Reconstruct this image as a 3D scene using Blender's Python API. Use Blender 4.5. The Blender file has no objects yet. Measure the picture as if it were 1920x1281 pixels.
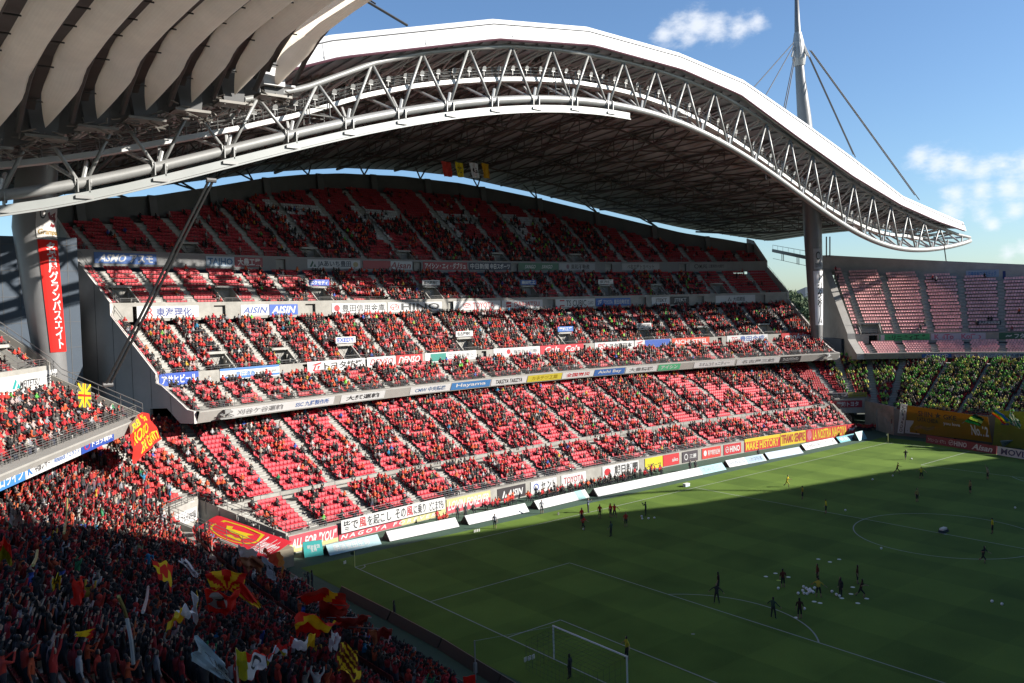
import bpy, bmesh, math, random
import numpy as np
from math import sin, cos, radians as RD, degrees, pi, sqrt, atan2
from mathutils import Vector
random.seed(7); rng = np.random.default_rng(7)
SC = bpy.context.scene; COL = SC.collection

# ------------------------------------------------------------------ camera
CAMP = np.array([-39.3946, -76.3902, 25.3199]); YAW, PIT, ROL, FOC = RD(51.71439), RD(-2.11831), RD(-1.62869), 1592.22
f_ = np.array([cos(PIT)*cos(YAW), cos(PIT)*sin(YAW), sin(PIT)]); r_ = np.array([sin(YAW), -cos(YAW), 0.]); u_ = np.cross(r_, f_)
RM = np.array([cos(ROL)*r_+sin(ROL)*u_, -sin(ROL)*r_+cos(ROL)*u_, f_])
cam = bpy.data.objects.new('camera', bpy.data.cameras.new('camera')); COL.objects.link(cam)
from mathutils import Matrix
cam.matrix_world = Matrix([[RM[0][i], RM[1][i], -RM[2][i], CAMP[i]] for i in range(3)]+[[0, 0, 0, 1]])
cam.data.sensor_width = 36; cam.data.lens = FOC/1920*36; cam.data.clip_start = .3; cam.data.clip_end = 20000
SC.camera = cam
def ray(x, y): return np.array([(x-960)/FOC, -(y-640.5)/FOC, 1.]) @ RM
def at(x, y, X=None, Y=None, Z=None):           # point where a line of sight meets a plane of the place
    d = ray(x, y); i, v = (0, X) if X is not None else (1, Y) if Y is not None else (2, Z)
    return CAMP+(v-CAMP[i])/d[i]*d
def proj(W):
    d = (np.asarray(W, float)-CAMP) @ RM.T
    return np.stack([960+FOC*d[..., 0]/d[..., 2], 640.5-FOC*d[..., 1]/d[..., 2], d[..., 2]], -1)
def cyl(px, py, R, cx=52.6, cy=-173.):
    d = ray(px, py); a = d[:2] @ d[:2]; o = CAMP[:2]-np.array([cx, cy]); b = 2*d[:2] @ o; c = o @ o-R*R
    w = CAMP+(-b+sqrt(b*b-4*a*c))/2/a*d; return atan2(w[0]-cx, w[1]-cy), w[2]

# ------------------------------------------------------------------ light and sky
SUN_EL, SUN_AZ = RD(25.2), (0.7071, -0.7071)
sun = bpy.data.objects.new('sun', bpy.data.lights.new('sun', 'SUN')); COL.objects.link(sun)
sun.data.energy = 5.0; sun.data.angle = RD(.5); sun.data.color = (1, .95, .88)
sun.rotation_euler = Vector((SUN_AZ[0]*cos(SUN_EL), SUN_AZ[1]*cos(SUN_EL), sin(SUN_EL))).to_track_quat('Z', 'Y').to_euler()
SC.view_settings.view_transform = 'Standard'; SC.view_settings.look = 'None'; SC.view_settings.gamma = 1
SC.view_settings.exposure = 1.32
W = bpy.data.worlds.new('World'); SC.world = W; W.use_nodes = True
nt = W.node_tree; N = nt.nodes; L = nt.links; bg = N['Background']
sky = N.new('ShaderNodeTexSky'); sky.sky_type = 'NISHITA'; sky.sun_disc = False; sky.sun_elevation = SUN_EL
sky.sun_rotation = atan2(SUN_AZ[0], SUN_AZ[1]); sky.air_density = 1.0; sky.dust_density = .5; sky.ozone_density = 1.6
bg.inputs["Strength"].default_value = .058
tc = N.new('ShaderNodeTexCoord')
def nmath(op, a, b=None, c=None, clamp=False, nodes=N, links=L):
    n = nodes.new('ShaderNodeMath'); n.operation = op; n.use_clamp = clamp
    for i, v in enumerate((a, b, c)):
        if v is None: continue
        if isinstance(v, (int, float)): n.inputs[i].default_value = v
        else: links.new(v, n.inputs[i])
    return n.outputs[0]
blobs = [(1245,62,1.3),(1275,52,1.6),(1310,45,1.9),(1345,52,1.6),(1385,50,1.5),(1420,40,1.2),(1290,72,1.3),
 (1725,300,1.5),(1760,305,1.8),(1800,310,1.8),(1840,320,1.5),(1880,310,1.6),(1925,310,1.9),
 (1790,362,1.5),(1840,358,1.8),(1890,350,1.8),(1940,350,1.8),(1780,395,1.3),(1840,400,1.1),(1900,392,1.3),(1860,420,.9),(1890,478,1.0),(1930,470,1.2)]
acc = None
for bx, by, br in blobs:
    d = ray(bx, by); d /= np.linalg.norm(d)
    vm = N.new('ShaderNodeVectorMath'); vm.operation = 'DISTANCE'; L.new(tc.outputs['Generated'], vm.inputs[0]); vm.inputs[1].default_value = d
    m = nmath('SUBTRACT', 1.0, nmath('DIVIDE', vm.outputs['Value'], RD(br*(1.25 if bx < 1500 else 1.2))), clamp=True)
    acc = m if acc is None else nmath('SMOOTH_MAX', acc, m, .25)
no = N.new('ShaderNodeTexNoise'); no.inputs['Scale'].default_value = 34; no.inputs['Detail'].default_value = 9; no.inputs['Roughness'].default_value = .62
mp = N.new('ShaderNodeMapping'); mp.inputs['Scale'].default_value = (1, 1, 1.9); L.new(tc.outputs['Generated'], mp.inputs['Vector']); L.new(mp.outputs[0], no.inputs['Vector'])
cl = nmath('ADD', nmath('MULTIPLY', acc, 1.25), nmath('MULTIPLY_ADD', no.outputs['Fac'], 1.5, -1.02))
mr = N.new('ShaderNodeMapRange'); mr.interpolation_type = 'SMOOTHSTEP'; L.new(cl, mr.inputs['Value']); mr.inputs['From Min'].default_value = .25; mr.inputs['From Max'].default_value = 1.15
cf = nmath('MULTIPLY', mr.outputs[0], nmath('GREATER_THAN', acc, .0), clamp=True)
cf = nmath('MULTIPLY', cf, .82)
mx = N.new('ShaderNodeMix'); mx.data_type = 'RGBA'; L.new(cf, mx.inputs['Factor'])
tint = N.new('ShaderNodeMix'); tint.data_type = 'RGBA'; tint.blend_type = 'MULTIPLY'; tint.inputs['Factor'].default_value = 1
L.new(sky.outputs[0], tint.inputs['A']); tint.inputs['B'].default_value = (.80, .98, 1.19, 1)
L.new(tint.outputs['Result'], mx.inputs['A']); mx.inputs['B'].default_value = (7.0, 7.3, 7.8, 1)
L.new(mx.outputs['Result'], bg.inputs['Color'])

# ------------------------------------------------------------------ materials
MATS = {}
def mt(name, c=None, rough=.8, metal=0., noise=0., scale=.6, attr=None, trans=0., bump=0., objcol=False, spec=.5, al=.52):
    if name in MATS: return MATS[name]
    if c is not None: c = tuple(k*al for k in c)
    m = bpy.data.materials.new(name); m.use_nodes = True; n = m.node_tree.nodes; l = m.node_tree.links
    b = n['Principled BSDF']; b.inputs['Roughness'].default_value = rough; b.inputs['Metallic'].default_value = metal
    b.inputs['Specular IOR Level'].default_value = spec
    src = None
    if attr:
        a = n.new('ShaderNodeAttribute'); a.attribute_name = attr; src = a.outputs['Color']
    elif objcol:
        a = n.new('ShaderNodeObjectInfo'); src = a.outputs['Color']
    if src:
        k0 = n.new('ShaderNodeVectorMath'); k0.operation = 'SCALE'; k0.inputs['Scale'].default_value = al; l.new(src, k0.inputs[0]); src = k0.outputs[0]
    if src: pass
    else: b.inputs['Base Color'].default_value = (*c, 1)
    if noise:
        t = n.new('ShaderNodeTexCoord'); x = n.new('ShaderNodeTexNoise'); x.inputs['Scale'].default_value = scale; x.inputs['Detail'].default_value = 7; x.inputs['Roughness'].default_value = .65
        l.new(t.outputs['Object'], x.inputs['Vector'])
        r = n.new('ShaderNodeMapRange'); l.new(x.outputs['Fac'], r.inputs['Value']); r.inputs['From Min'].default_value = .25; r.inputs['From Max'].default_value = .75
        r.inputs['To Min'].default_value = 1-noise; r.inputs['To Max'].default_value = 1+noise*.6
        k = n.new('ShaderNodeVectorMath'); k.operation = 'SCALE'
        if src: l.new(src, k.inputs[0])
        else: k.inputs[0].default_value = c
        l.new(r.outputs[0], k.inputs['Scale']); src = k.outputs[0]
        if bump:
            bp = n.new('ShaderNodeBump'); bp.inputs['Strength'].default_value = bump; l.new(x.outputs['Fac'], bp.inputs['Height']); l.new(bp.outputs[0], b.inputs['Normal'])
    if src: l.new(src, b.inputs['Base Color'])
    if trans:
        tr = n.new('ShaderNodeBsdfTranslucent'); ms = n.new('ShaderNodeMixShader'); ms.inputs[0].default_value = trans
        if src: l.new(src, tr.inputs['Color'])
        else: tr.inputs['Color'].default_value = (*c, 1)
        l.new(b.outputs[0], ms.inputs[1]); l.new(tr.outputs[0], ms.inputs[2]); l.new(ms.outputs[0], n['Material Output'].inputs['Surface'])
    MATS[name] = m; return m
concrete = mt('concrete', (.50, .48, .43), .9, noise=.32, scale=.55)
concrete_dark = mt('concrete_grey', (.24, .235, .23), .9, noise=.25, scale=.3)
stepm = mt('stair_concrete', (.60, .58, .53), .9, noise=.2, scale=1.2)
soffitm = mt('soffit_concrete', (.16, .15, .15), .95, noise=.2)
steel = mt('grey_painted_steel', (.50, .50, .48), .45, .3, noise=.12, scale=.8)
steel_d = mt('dark_steel', (.24, .235, .23), .55, .4, noise=.2)
galv = mt('galvanised_rail', (.42, .42, .41), .4, .6)
whitem = mt('white_sheet', (.82, .82, .82), .5, noise=.04, scale=.15)
maroon = mt('maroon_edge', (.10, .02, .04), .6)
seatm = mt('red_plastic_seat', attr='col', rough=.55, noise=.12, scale=.09, spec=.22)
crowdm = mt('crowd_clothes', attr='col', rough=.9)
clothm = mt('painted_cloth', attr='col', rough=.85, trans=.4, al=1.0)
boardm = mt('painted_board', attr='col', rough=.5, noise=.05, scale=.7)
darkm = mt('dark_opening', (.02, .02, .02), .9)
membrane = mt('beige_membrane', (1.7, 1.52, 1.28), .75, noise=.12, scale=.3, trans=.6, bump=.15)
bluepanel = mt('blue_grey_cladding', (.10, .135, .18), .6, .1, noise=.1)
blackm = mt('black_cable', (.03, .03, .03), .5)
whitepaint = mt('white_line_paint', (.50, .52, .48), .8, noise=.15, scale=3)

# ------------------------------------------------------------------ object helpers
def tag(o, label=None, cat=None, group=None, kind=None):
    if label: o['label'] = label
    if cat: o['category'] = cat
    if group: o['group'] = group
    if kind: o['kind'] = kind
    return o
def empty(name, loc=(0, 0, 0), label=None, cat=None, group=None):
    o = bpy.data.objects.new(name, None); COL.objects.link(o); o.location = loc; o.empty_display_size = .5
    return tag(o, label, cat, group)
def link(name, me, mat=None, parent=None):
    if mat is not None:
        for m in (mat if isinstance(mat, (list, tuple)) else [mat]): me.materials.append(m)
    o = bpy.data.objects.new(name, me); COL.objects.link(o)
    if parent is not None:
        o.parent = parent
        if parent.type == 'EMPTY':
            o.matrix_parent_inverse = Matrix.Translation(-Vector(parent.location))
    return o
class MB:
    def __init__(s): s.v = []; s.f = []; s.m = []; s.c = []
    def add(s, vs, fs, mi=0, col=None):
        b = len(s.v); s.v += [tuple(map(float, p)) for p in vs]
        for q in fs: s.f.append(tuple(b+i for i in q)); s.m.append(mi); s.c.append(col)
    def quad(s, a, b, c, d, mi=0, col=None): s.add((a, b, c, d), ((0, 1, 2, 3),), mi, col)
    def hexa(s, p, mi=0, col=None): s.add(p, ((0, 3, 2, 1), (4, 5, 6, 7), (0, 1, 5, 4), (1, 2, 6, 5), (2, 3, 7, 6), (3, 0, 4, 7)), mi, col)
    def box(s, x0, y0, z0, x1, y1, z1, mi=0, col=None):
        s.hexa([(x0, y0, z0), (x1, y0, z0), (x1, y1, z0), (x0, y1, z0), (x0, y0, z1), (x1, y0, z1), (x1, y1, z1), (x0, y1, z1)], mi, col)
    def slab(s, pts, nrm, t, mi=0, col=None):       # quad with thickness t along nrm
        n = np.array(nrm, float)*t; s.hexa([tuple(p) for p in pts]+[tuple(np.array(p)+n) for p in pts], mi, col)
    def tube(s, path, r, n=8, mi=0, col=None, cap=True):
        P = np.array(path, float); K = len(P); rr = r if hasattr(r, '__len__') else [r]*K; b = len(s.v)
        prev = None
        for i in range(K):
            t = P[min(i+1, K-1)]-P[max(i-1, 0)]; t /= np.linalg.norm(t)+1e-9
            if prev is None: a = np.cross(t, [0, 0, 1.] if abs(t[2]) < .9 else [1., 0, 0])
            else: a = prev-t*(prev @ t)
            a /= np.linalg.norm(a); prev = a; c = np.cross(t, a)
            for j in range(n):
                q = P[i]+rr[i]*(a*cos(2*pi*j/n)+c*sin(2*pi*j/n)); s.v.append(tuple(q))
        for i in range(K-1):
            for j in range(n):
                s.f.append((b+i*n+j, b+i*n+(j+1) % n, b+(i+1)*n+(j+1) % n, b+(i+1)*n+j)); s.m.append(mi); s.c.append(col)
        if cap:
            s.f.append(tuple(b+j for j in range(n))[::-1]); s.m.append(mi); s.c.append(col)
            s.f.append(tuple(b+(K-1)*n+j for j in range(n))); s.m.append(mi); s.c.append(col)
    def build(s, name, mat, parent=None, smooth=False):
        me = bpy.data.meshes.new(name); me.from_pydata(s.v, [], s.f)
        if s.m and max(s.m) > 0: me.polygons.foreach_set('material_index', s.m)
        if any(c is not None for c in s.c):
            a = me.color_attributes.new('col', 'FLOAT_COLOR', 'CORNER'); arr = []
            for f, c in zip(s.f, s.c): arr += list((*(c or (.5, .5, .5)), 1.))*len(f)
            a.data.foreach_set('color', arr)
        if smooth: me.polygons.foreach_set('use_smooth', [True]*len(me.polygons))
        me.update(); return link(name, me, mat, parent)
def smooth_tube(name, path, r, mat, parent, n=12):
    b = MB(); b.tube(path, r, n); return b.build(name, mat, parent, True)
def lin(c):  # '#rrggbb' -> linear paint colour
    return tuple(((int(c[i:i+2], 16)/255)/12.92 if int(c[i:i+2], 16)/255 < .04045 else ((int(c[i:i+2], 16)/255+.055)/1.055)**2.4)*.92 for i in (1, 3, 5))
WH, BK, RED, BLU, YEL, GRN, MAR, GRY, TEA, ORG = [lin(c) for c in ('#f4f4f2', '#151517', '#d81e2c', '#1d55c4', '#f2d21c', '#2f8f5c', '#8f1530', '#8c8c8c', '#2fb5b0', '#f0641e')]

TXT = {}
def text_geo(s, bold=.012):
    k = (s, bold)
    if k in TXT: return TXT[k]
    c = bpy.data.curves.new('t', 'FONT'); c.body = s; c.offset = bold; c.align_x = 'LEFT'; c.resolution_u = 2; c.space_line = .85
    if '\n' in s: c.align_x = 'CENTER'
    o = bpy.data.objects.new('t', c); COL.objects.link(o); bpy.context.view_layer.update()
    m = bpy.data.meshes.new_from_object(o.evaluated_get(bpy.context.evaluated_depsgraph_get()))
    V = np.empty(len(m.vertices)*3); m.vertices.foreach_get('co', V); V = V.reshape(-1, 3)[:, :2]
    F = [tuple(p.vertices) for p in m.polygons]
    bpy.data.objects.remove(o); bpy.data.curves.remove(c); bpy.data.meshes.remove(m)
    V = (V-V.min(0))/(V.max(0)-V.min(0)+1e-9); TXT[k] = (V, F); return V, F
def lettering(patch, items, parent, off=.03):
    """items: (string, u0, v0, u1, v1, colour, shear, bold) laid on patch(u, v, lift)"""
    for it in items:
        s, u0, v0, u1, v1, c = it[:6]; sh = it[6] if len(it) > 6 else 0; bo = min(.028, it[7]) if len(it) > 7 else .012
        sh = .45/len(s) if sh else 0
        b = MB()
        if s in SHAPES:
            for poly in SHAPES[s]:
                b.add([patch(u0+(u1-u0)*p[0], v0+(v1-v0)*p[1], off) for p in poly], [tuple(range(len(poly)))], 0, c)
        else:
            V, F = text_geo(s, bo)
            b.add([patch(u0+(u1-u0)*(x+sh*(y-.5)), v0+(v1-v0)*y, off) for x, y in V], F, 0, c)
        b.build('emblem' if s in SHAPES else 'lettering', boardm, parent)
def ring(cx, cy, r0, r1, n=20, a0=0, a1=360, sx=1.):
    out = []
    for i in range(n):
        a, b = RD(a0+(a1-a0)*i/n), RD(a0+(a1-a0)*(i+1)/n)
        out.append([(cx+sx*r0*cos(a), cy+r0*sin(a)), (cx+sx*r1*cos(a), cy+r1*sin(a)), (cx+sx*r1*cos(b), cy+r1*sin(b)), (cx+sx*r0*cos(b), cy+r0*sin(b))])
    return out
disc = lambda cx, cy, r, sx=1.: [[(cx+sx*r*cos(2*pi*i/18), cy+r*sin(2*pi*i/18)) for i in range(18)]]
SHAPES = {
 '@oval3': ring(.5, .5, .43, .5, sx=1.)+ring(.5, .5, .36, .42, sx=.4)+ring(.5, .66, .13, .19, sx=2.),
 '@ringH': ring(.5, .5, .42, .5)+[[(.1, .46), (.9, .46), (.9, .54), (.1, .54)], [(.3, .12), (.38, .12), (.38, .46), (.3, .46)], [(.62, .54), (.7, .54), (.7, .88), (.62, .88)]],
 '@disc': disc(.5, .5, .5), '@ring': ring(.5, .5, .36, .5),
 '@wave': [[(0, .5), (.3, .8), (.65, .6), (1, .9), (1, .55), (.65, .25), (.3, .45), (0, .15)]],
 '@tri': [[(0, 0), (.45, 1), (.6, .7), (.3, 0)], [(.55, 0), (.8, .55), (1, 0)]],
 '@slashes': [[(0, .7), (1, 1), (.95, .8), (.45, .62)], [(.35, .6), (.5, .62), (.3, 0), (.12, 0)], [(.6, .55), (.9, .6), (.6, .05)]],
 '@D': [[(0, 0), (1, 0), (1, .45), (0, .3)], [(0, .45), (1, .6), (1, 1), (0, 1)]],
 '@block': [[(0, 0), (1, 0), (1, 1), (0, 1)]],
 '@bars': [[(0, .0), (1, .0), (1, .2), (0, .2)], [(0, .8), (1, .8), (1, 1), (0, 1)]],
 '@crest': ring(.5, .5, .46, .5, 24, 180, 360)+[[(.0, .5), (.04, .5), (.12, .95), (.06, 1)], [(.06, 1), (.1, .94), (.5, 1.0), (.5, 1.06)], [(.5, 1.06), (.5, 1.), (.9, .94), (.94, 1.)], [(.94, 1), (.88, .95), (.96, .5), (1, .5)]],
 '@whale': [[(.1, .75), (.25, .85), (.3, .65), (.5, .72), (.85, .85), (.75, .62), (.9, .5), (.75, .3), (.6, .45), (.4, .42), (.2, .5)],
            [(.3, .1), (.45, .3), (.6, .2), (.75, .28), (.8, .12), (.6, .05), (.45, .1)]],
}
def cyl_patch(cx, cy, R, t0, t1, z0, z1, lean=0.):
    def P(u, v, lift=0.):
        th = t0+(t1-t0)*u; r = R-lift+lean*(1-v); return (cx+r*sin(th), cy+r*cos(th), z0+(z1-z0)*v+lift*.0)
    return P
def quad_patch(p00, p10, p11, p01, wave=0., seed=0, sag=0.):
    a, b, c, d = [np.array(q, float) for q in (p00, p10, p11, p01)]
    n = np.cross(b-a, d-a); n /= np.linalg.norm(n); ph = seed*1.7
    if n @ (CAMP-a) < 0: n = -n
    def P(u, v, lift=0.):
        q = a*(1-u)*(1-v)+b*u*(1-v)+c*u*v+d*(1-u)*v
        w = wave*(sin(7*u+ph)+.6*sin(11*v+5*u+ph*2)+.45*sin(17*u-6*v+ph)) if wave else 0
        return q+n*(w+lift)-np.array([0, 0, sag*sin(pi*u)*(.4+.6*v)])
    return P
def board(name, label, cat, patch, colf, items=(), group=None, nu=12, nv=1, thick=.08, frame=None, mat=None, parent=None):
    """a sign or banner: body sheet with thickness following patch, lettering on it"""
    b = MB(); g = [[patch((i/nu), (j/nv), 0) for j in range(nv+1)] for i in range(nu+1)]; h = [[patch(i/nu, j/nv, -thick) for j in range(nv+1)] for i in range(nu+1)]
    for i in range(nu):
        for j in range(nv):
            c = colf((i+.5)/nu, (j+.5)/nv) if callable(colf) else colf
            b.quad(g[i][j], g[i+1][j], g[i+1][j+1], g[i][j+1], 0, c); b.quad(h[i][j], h[i][j+1], h[i+1][j+1], h[i+1][j], 0, c if mat else GRY)
    cc = (lambda u, v: colf(u, v)) if callable(colf) else (lambda u, v: colf)
    for i in range(nu):
        b.quad(g[i][0], h[i][0], h[i+1][0], g[i+1][0], 0, cc((i+.5)/nu, .01)); b.quad(g[i][nv], g[i+1][nv], h[i+1][nv], h[i][nv], 0, cc((i+.5)/nu, .99))
    for j in range(nv):
        b.quad(g[0][j], g[0][j+1], h[0][j+1], h[0][j], 0, cc(.01, (j+.5)/nv)); b.quad(g[nu][j], h[nu][j], h[nu][j+1], g[nu][j+1], 0, cc(.99, (j+.5)/nv))
    p0 = patch(.5, 0, 0); root = empty(name, p0, label, cat, group) if parent is None else parent
    if mat is None and frame is not None: pass
    b.build('panel' if mat is None else 'cloth', mat or boardm, root, smooth=mat is not None)
    lettering(patch, items, root, off=.02)
    return root

# ------------------------------------------------------------------ ground and pitch
b = MB(); b.quad((-4000, -4000, -.25), (6000, -4000, -.25), (6000, 6000, -.25), (-4000, 6000, -.25))
tag(b.build('ground', mt('earth', (.10, .11, .07), .95, noise=.4, scale=.02)), kind='structure')
b = MB(); b.quad((-32, -100, -.02), (137, -100, -.02), (137, 32, -.02), (-32, 32, -.02))
tag(b.build('stadium_floor', mt('green_track', (.062, .135, .085), .9, noise=.15, scale=.5)), kind='structure')
gm = bpy.data.materials.new('pitch_grass'); gm.use_nodes = True; n = gm.node_tree.nodes; l = gm.node_tree.links
t = n.new('ShaderNodeTexCoord'); sp = n.new('ShaderNodeSeparateXYZ'); l.new(t.outputs['Object'], sp.inputs[0])
def gmath(*a, **k): return nmath(*a, nodes=n, links=l, **k)
band = gmath('PINGPONG', gmath('DIVIDE', sp.outputs['X'], 5.25), 1.0)
sx_ = gmath('GREATER_THAN', gmath('SINE', gmath('MULTIPLY', sp.outputs['X'], pi/5.25)), 0)
sy_ = gmath('GREATER_THAN', gmath('SINE', gmath('MULTIPLY', sp.outputs['Y'], pi/5.6)), 0)
n1 = n.new('ShaderNodeTexNoise'); n1.inputs['Scale'].default_value = 12; n1.inputs['Detail'].default_value = 6; l.new(t.outputs['Object'], n1.inputs['Vector'])
n2 = n.new('ShaderNodeTexNoise'); n2.inputs['Scale'].default_value = .2; n2.inputs['Detail'].default_value = 5; l.new(t.outputs['Object'], n2.inputs['Vector'])
fac = gmath('ADD', gmath('ADD', gmath('MULTIPLY', sx_, .12), gmath('MULTIPLY', sy_, .07)), gmath('ADD', gmath('MULTIPLY', n1.outputs['Fac'], .5), gmath('MULTIPLY', n2.outputs['Fac'], .5)))
cr = n.new('ShaderNodeValToRGB'); l.new(fac, cr.inputs[0]); cr.color_ramp.elements[0].position = .3; cr.color_ramp.elements[0].color = (.042, .078, .012, 1)
cr.color_ramp.elements[1].position = .85; cr.color_ramp.elements[1].color = (.122, .192, .032, 1)
l.new(cr.outputs[0], n['Principled BSDF'].inputs['Base Color']); n['Principled BSDF'].inputs['Roughness'].default_value = .9; n['Principled BSDF'].inputs['Specular IOR Level'].default_value = .15
b = MB()
for i in range(23): b.quad((-4.2+i*4.97, -71, 0), (-4.2+(i+1)*4.97, -71, 0), (-4.2+(i+1)*4.97, 3.6, 0), (-4.2+i*4.97, 3.6, 0))
tag(b.build('pitch', gm), kind='structure')
b = MB(); z = .006
def ln(x0, y0, x1, y1, w=.06):
    d = np.array([x1-x0, y1-y0]); d = d/np.linalg.norm(d); q = np.array([-d[1], d[0]])*w
    b.quad((x0+q[0], y0+q[1], z), (x0-q[0], y0-q[1], z), (x1-q[0], y1-q[1], z), (x1+q[0], y1+q[1], z))
for a in [(0, 0, 105, 0), (0, -68, 105, -68), (0, -.06, 0, -67.94), (105, -.06, 105, -67.94), (52.5, -.06, 52.5, -67.94)]: ln(*a)
for X, s in ((0, 1), (105, -1)):
    for dd, w in ((16.5, 20.16), (5.5, 9.16)):
        ln(X+s*.07, -34+w, X+s*dd, -34+w); ln(X+s*.07, -34-w, X+s*dd, -34-w); ln(X+s*dd, -34-w+.06, X+s*dd, -34+w-.06)
def arc(cx, cy, r, a0, a1, k=48):
    for i in range(k):
        a, c = RD(a0+(a1-a0)*i/k), RD(a0+(a1-a0)*(i+1)/k)
        b.quad((cx+(r-.06)*cos(a), cy+(r-.06)*sin(a), z), (cx+(r+.06)*cos(a), cy+(r+.06)*sin(a), z), (cx+(r+.06)*cos(c), cy+(r+.06)*sin(c), z), (cx+(r-.06)*cos(c), cy+(r-.06)*sin(c), z))
z = .009; arc(52.5, -34, 9.15, 0, 360, 90); arc(11, -34, 9.15, -53, 53); arc(94, -34, 9.15, 127, 233)
arc(0, 0, 1, 270, 360, 10); arc(105, 0, 1, 180, 270, 10); arc(11, -34, .1, 0, 360, 8); arc(52.5, -34, .15, 0, 360, 8)
tag(b.build('pitch_lines', whitepaint), kind='structure')

# distant hills, woods and town seen past the end of the stand
b = MB(); H = []
for i in range(61):
    a = RD(15+i*1.1); R = 3800; h = 52+22*sin(i*.55)+14*sin(i*1.3+1)+8*sin(i*2.9)
    H.append([(CAMP[0]+r*cos(a), CAMP[1]+r*sin(a), hh) for r, hh in ((R, -5), (R+500, h*.7), (R+1000, h+30), (R+1500, h*.5))])
for i in range(60):
    for j in range(3): b.quad(H[i][j], H[i][j+1], H[i+1][j+1], H[i+1][j])
tag(b.build('hills', mt('far_hills', (.10, .135, .15), .95, noise=.3, scale=.004), smooth=True), kind='structure')

# ------------------------------------------------------------------ stand geometry
class Ring:
    """plan curve of arcs (cx, cy, R, th0, th1); s = metres along the front, d = metres outwards"""
    def __init__(s, segs):
        s.g = segs; s.cum = [0.]
        for cx, cy, R, a, b_ in segs: s.cum.append(s.cum[-1]+R*(b_-a))
        s.len = s.cum[-1]
    def th(s, q):
        for i, (cx, cy, R, a, b_) in enumerate(s.g):
            if q <= s.cum[i+1] or i == len(s.g)-1: return cx, cy, R, a+(q-s.cum[i])/R
    def P(s, q, d, z=0.):
        cx, cy, R, t = s.th(q); return np.array([cx+(R+d)*sin(t), cy+(R+d)*cos(t), z])
    def dirs(s, q):
        t = s.th(q)[3]; return np.array([cos(t), -sin(t), 0.]), np.array([sin(t), cos(t), 0.])
    def scale(s, q, d):
        R = s.th(q)[2]; return (R+d)/R
def ring_patch(rg, s0, s1, d, z0, z1, lean=0., dr=0.):
    def P(u, v, lift=0.):
        return rg.P(s0+(s1-s0)*u, d-lift-lean*(v), z0+(z1-z0)*v)
    return P
def vnoise(x, y, seed=0):
    def h(i, j): return (math.sin(i*127.1+j*311.7+seed*74.7)*43758.5453) % 1.0
    i, j = math.floor(x), math.floor(y); a, c = x-i, y-j; a, c = a*a*(3-2*a), c*c*(3-2*c)
    return (h(i, j)*(1-a)+h(i+1, j)*a)*(1-c)+(h(i, j+1)*(1-a)+h(i+1, j+1)*a)*c
SEATS = {}       # stand -> list of (x, y, z, th, colour, occupied)
PEOPLE = []      # (x, y, z, th, zone)
def inview(p, m=60):
    q = proj(p); return q[2] > 1 and -m < q[0] < 1920+m and -m < q[1] < 1281+m
def tier(root, rg, s0, s1, d0, z0, nrows, tread, riser, aisles, key, occ, zone, notch=None, ds=1.0, seatcol=None, last_pad=1.1, stairs=True, standing=False, maxwide=True):
    b = MB(); ns = max(2, int((s1-s0)/ds)); ss = np.linspace(s0, s1, ns+1)
    nr = nrows if callable(nrows) else (lambda q: nrows)
    for i in range(ns):
        a, c = ss[i], ss[i+1]; m = (a+c)/2; K = int(nr(m))
        for k in range(K):
            dA, dB = d0+k*tread, d0+(k+1)*tread+(last_pad if k == K-1 else 0); zz = z0+k*riser; pm = rg.P(m, (dA+dB)/2)
            if notch and notch(pm[0], pm[1], m, k): continue
            b.quad(rg.P(a, dA, zz), rg.P(c, dA, zz), rg.P(c, dB, zz), rg.P(a, dB, zz))
            lowz = zz-riser-(1.2 if notch else .0)
            b.quad(rg.P(a, dA, lowz), rg.P(c, dA, lowz), rg.P(c, dA, zz), rg.P(a, dA, zz))
    b.build('terrace', concrete, root)
    S = SEATS.setdefault(key, [])
    Kmax = int(max(nr(q) for q in ss))
    for k in range(Kmax):
        dd = d0+k*tread+tread*.42; q = s0+.3
        while q < s1-.3:
            sc = rg.scale(q, dd); step = (.46 if standing else .52)/sc
            if int(nr(q)) > k and min((abs(q-a)*sc for a in aisles), default=9) > (.5 if standing else .72):
                p = rg.P(q, dd, z0+k*riser)
                if not (notch and notch(p[0], p[1], q, k)) and inview(p):
                    t = rg.th(q)[3]; o = random.random() < occ(q, k, p)
                    col = (seatcol(q, k, p) if seatcol else None)
                    S.append((p[0], p[1], p[2], t, col))
                    if o: PEOPLE.append((p[0], p[1], p[2], t, zone(q, k, p) if callable(zone) else zone))
            q += step
    if stairs:
        for a in aisles:
            if not (s0+.5 < a < s1-.5) or not (inview(rg.P(a, d0, z0), 200) or inview(rg.P(a, d0+Kmax*tread, z0+Kmax*riser), 200)): continue
            K = int(nr(a)); b = MB(); w = .6/rg.scale(a, d0+3); e, n_ = rg.dirs(a); any_ = False
            for k in range(1, K):
                pm = rg.P(a, d0+k*tread-.2)
                if notch and (notch(pm[0], pm[1], a, k-1) or notch(pm[0], pm[1], a, k)): continue
                dA, dB = d0+k*tread-tread*.5, d0+k*tread-.003; zz = z0+(k-1)*riser; any_ = True
                P4 = [rg.P(a, dA)-e*.6, rg.P(a, dA)+e*.6, rg.P(a, dB)+e*.6, rg.P(a, dB)-e*.6]
                b.hexa([(p[0], p[1], zz+.002) for p in P4]+[(p[0], p[1], zz+riser*.5) for p in P4])
                P5 = [rg.P(a, dB+.003)-e*.6, rg.P(a, dB+.003)+e*.6, rg.P(a, dB+tread*.45)+e*.6, rg.P(a, dB+tread*.45)-e*.6]
                b.hexa([(p[0], p[1], zz+riser+.002) for p in P5]+[(p[0], p[1], zz+riser+.012) for p in P5])
            if any_: b.build('stairway', stepm, root)
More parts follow.
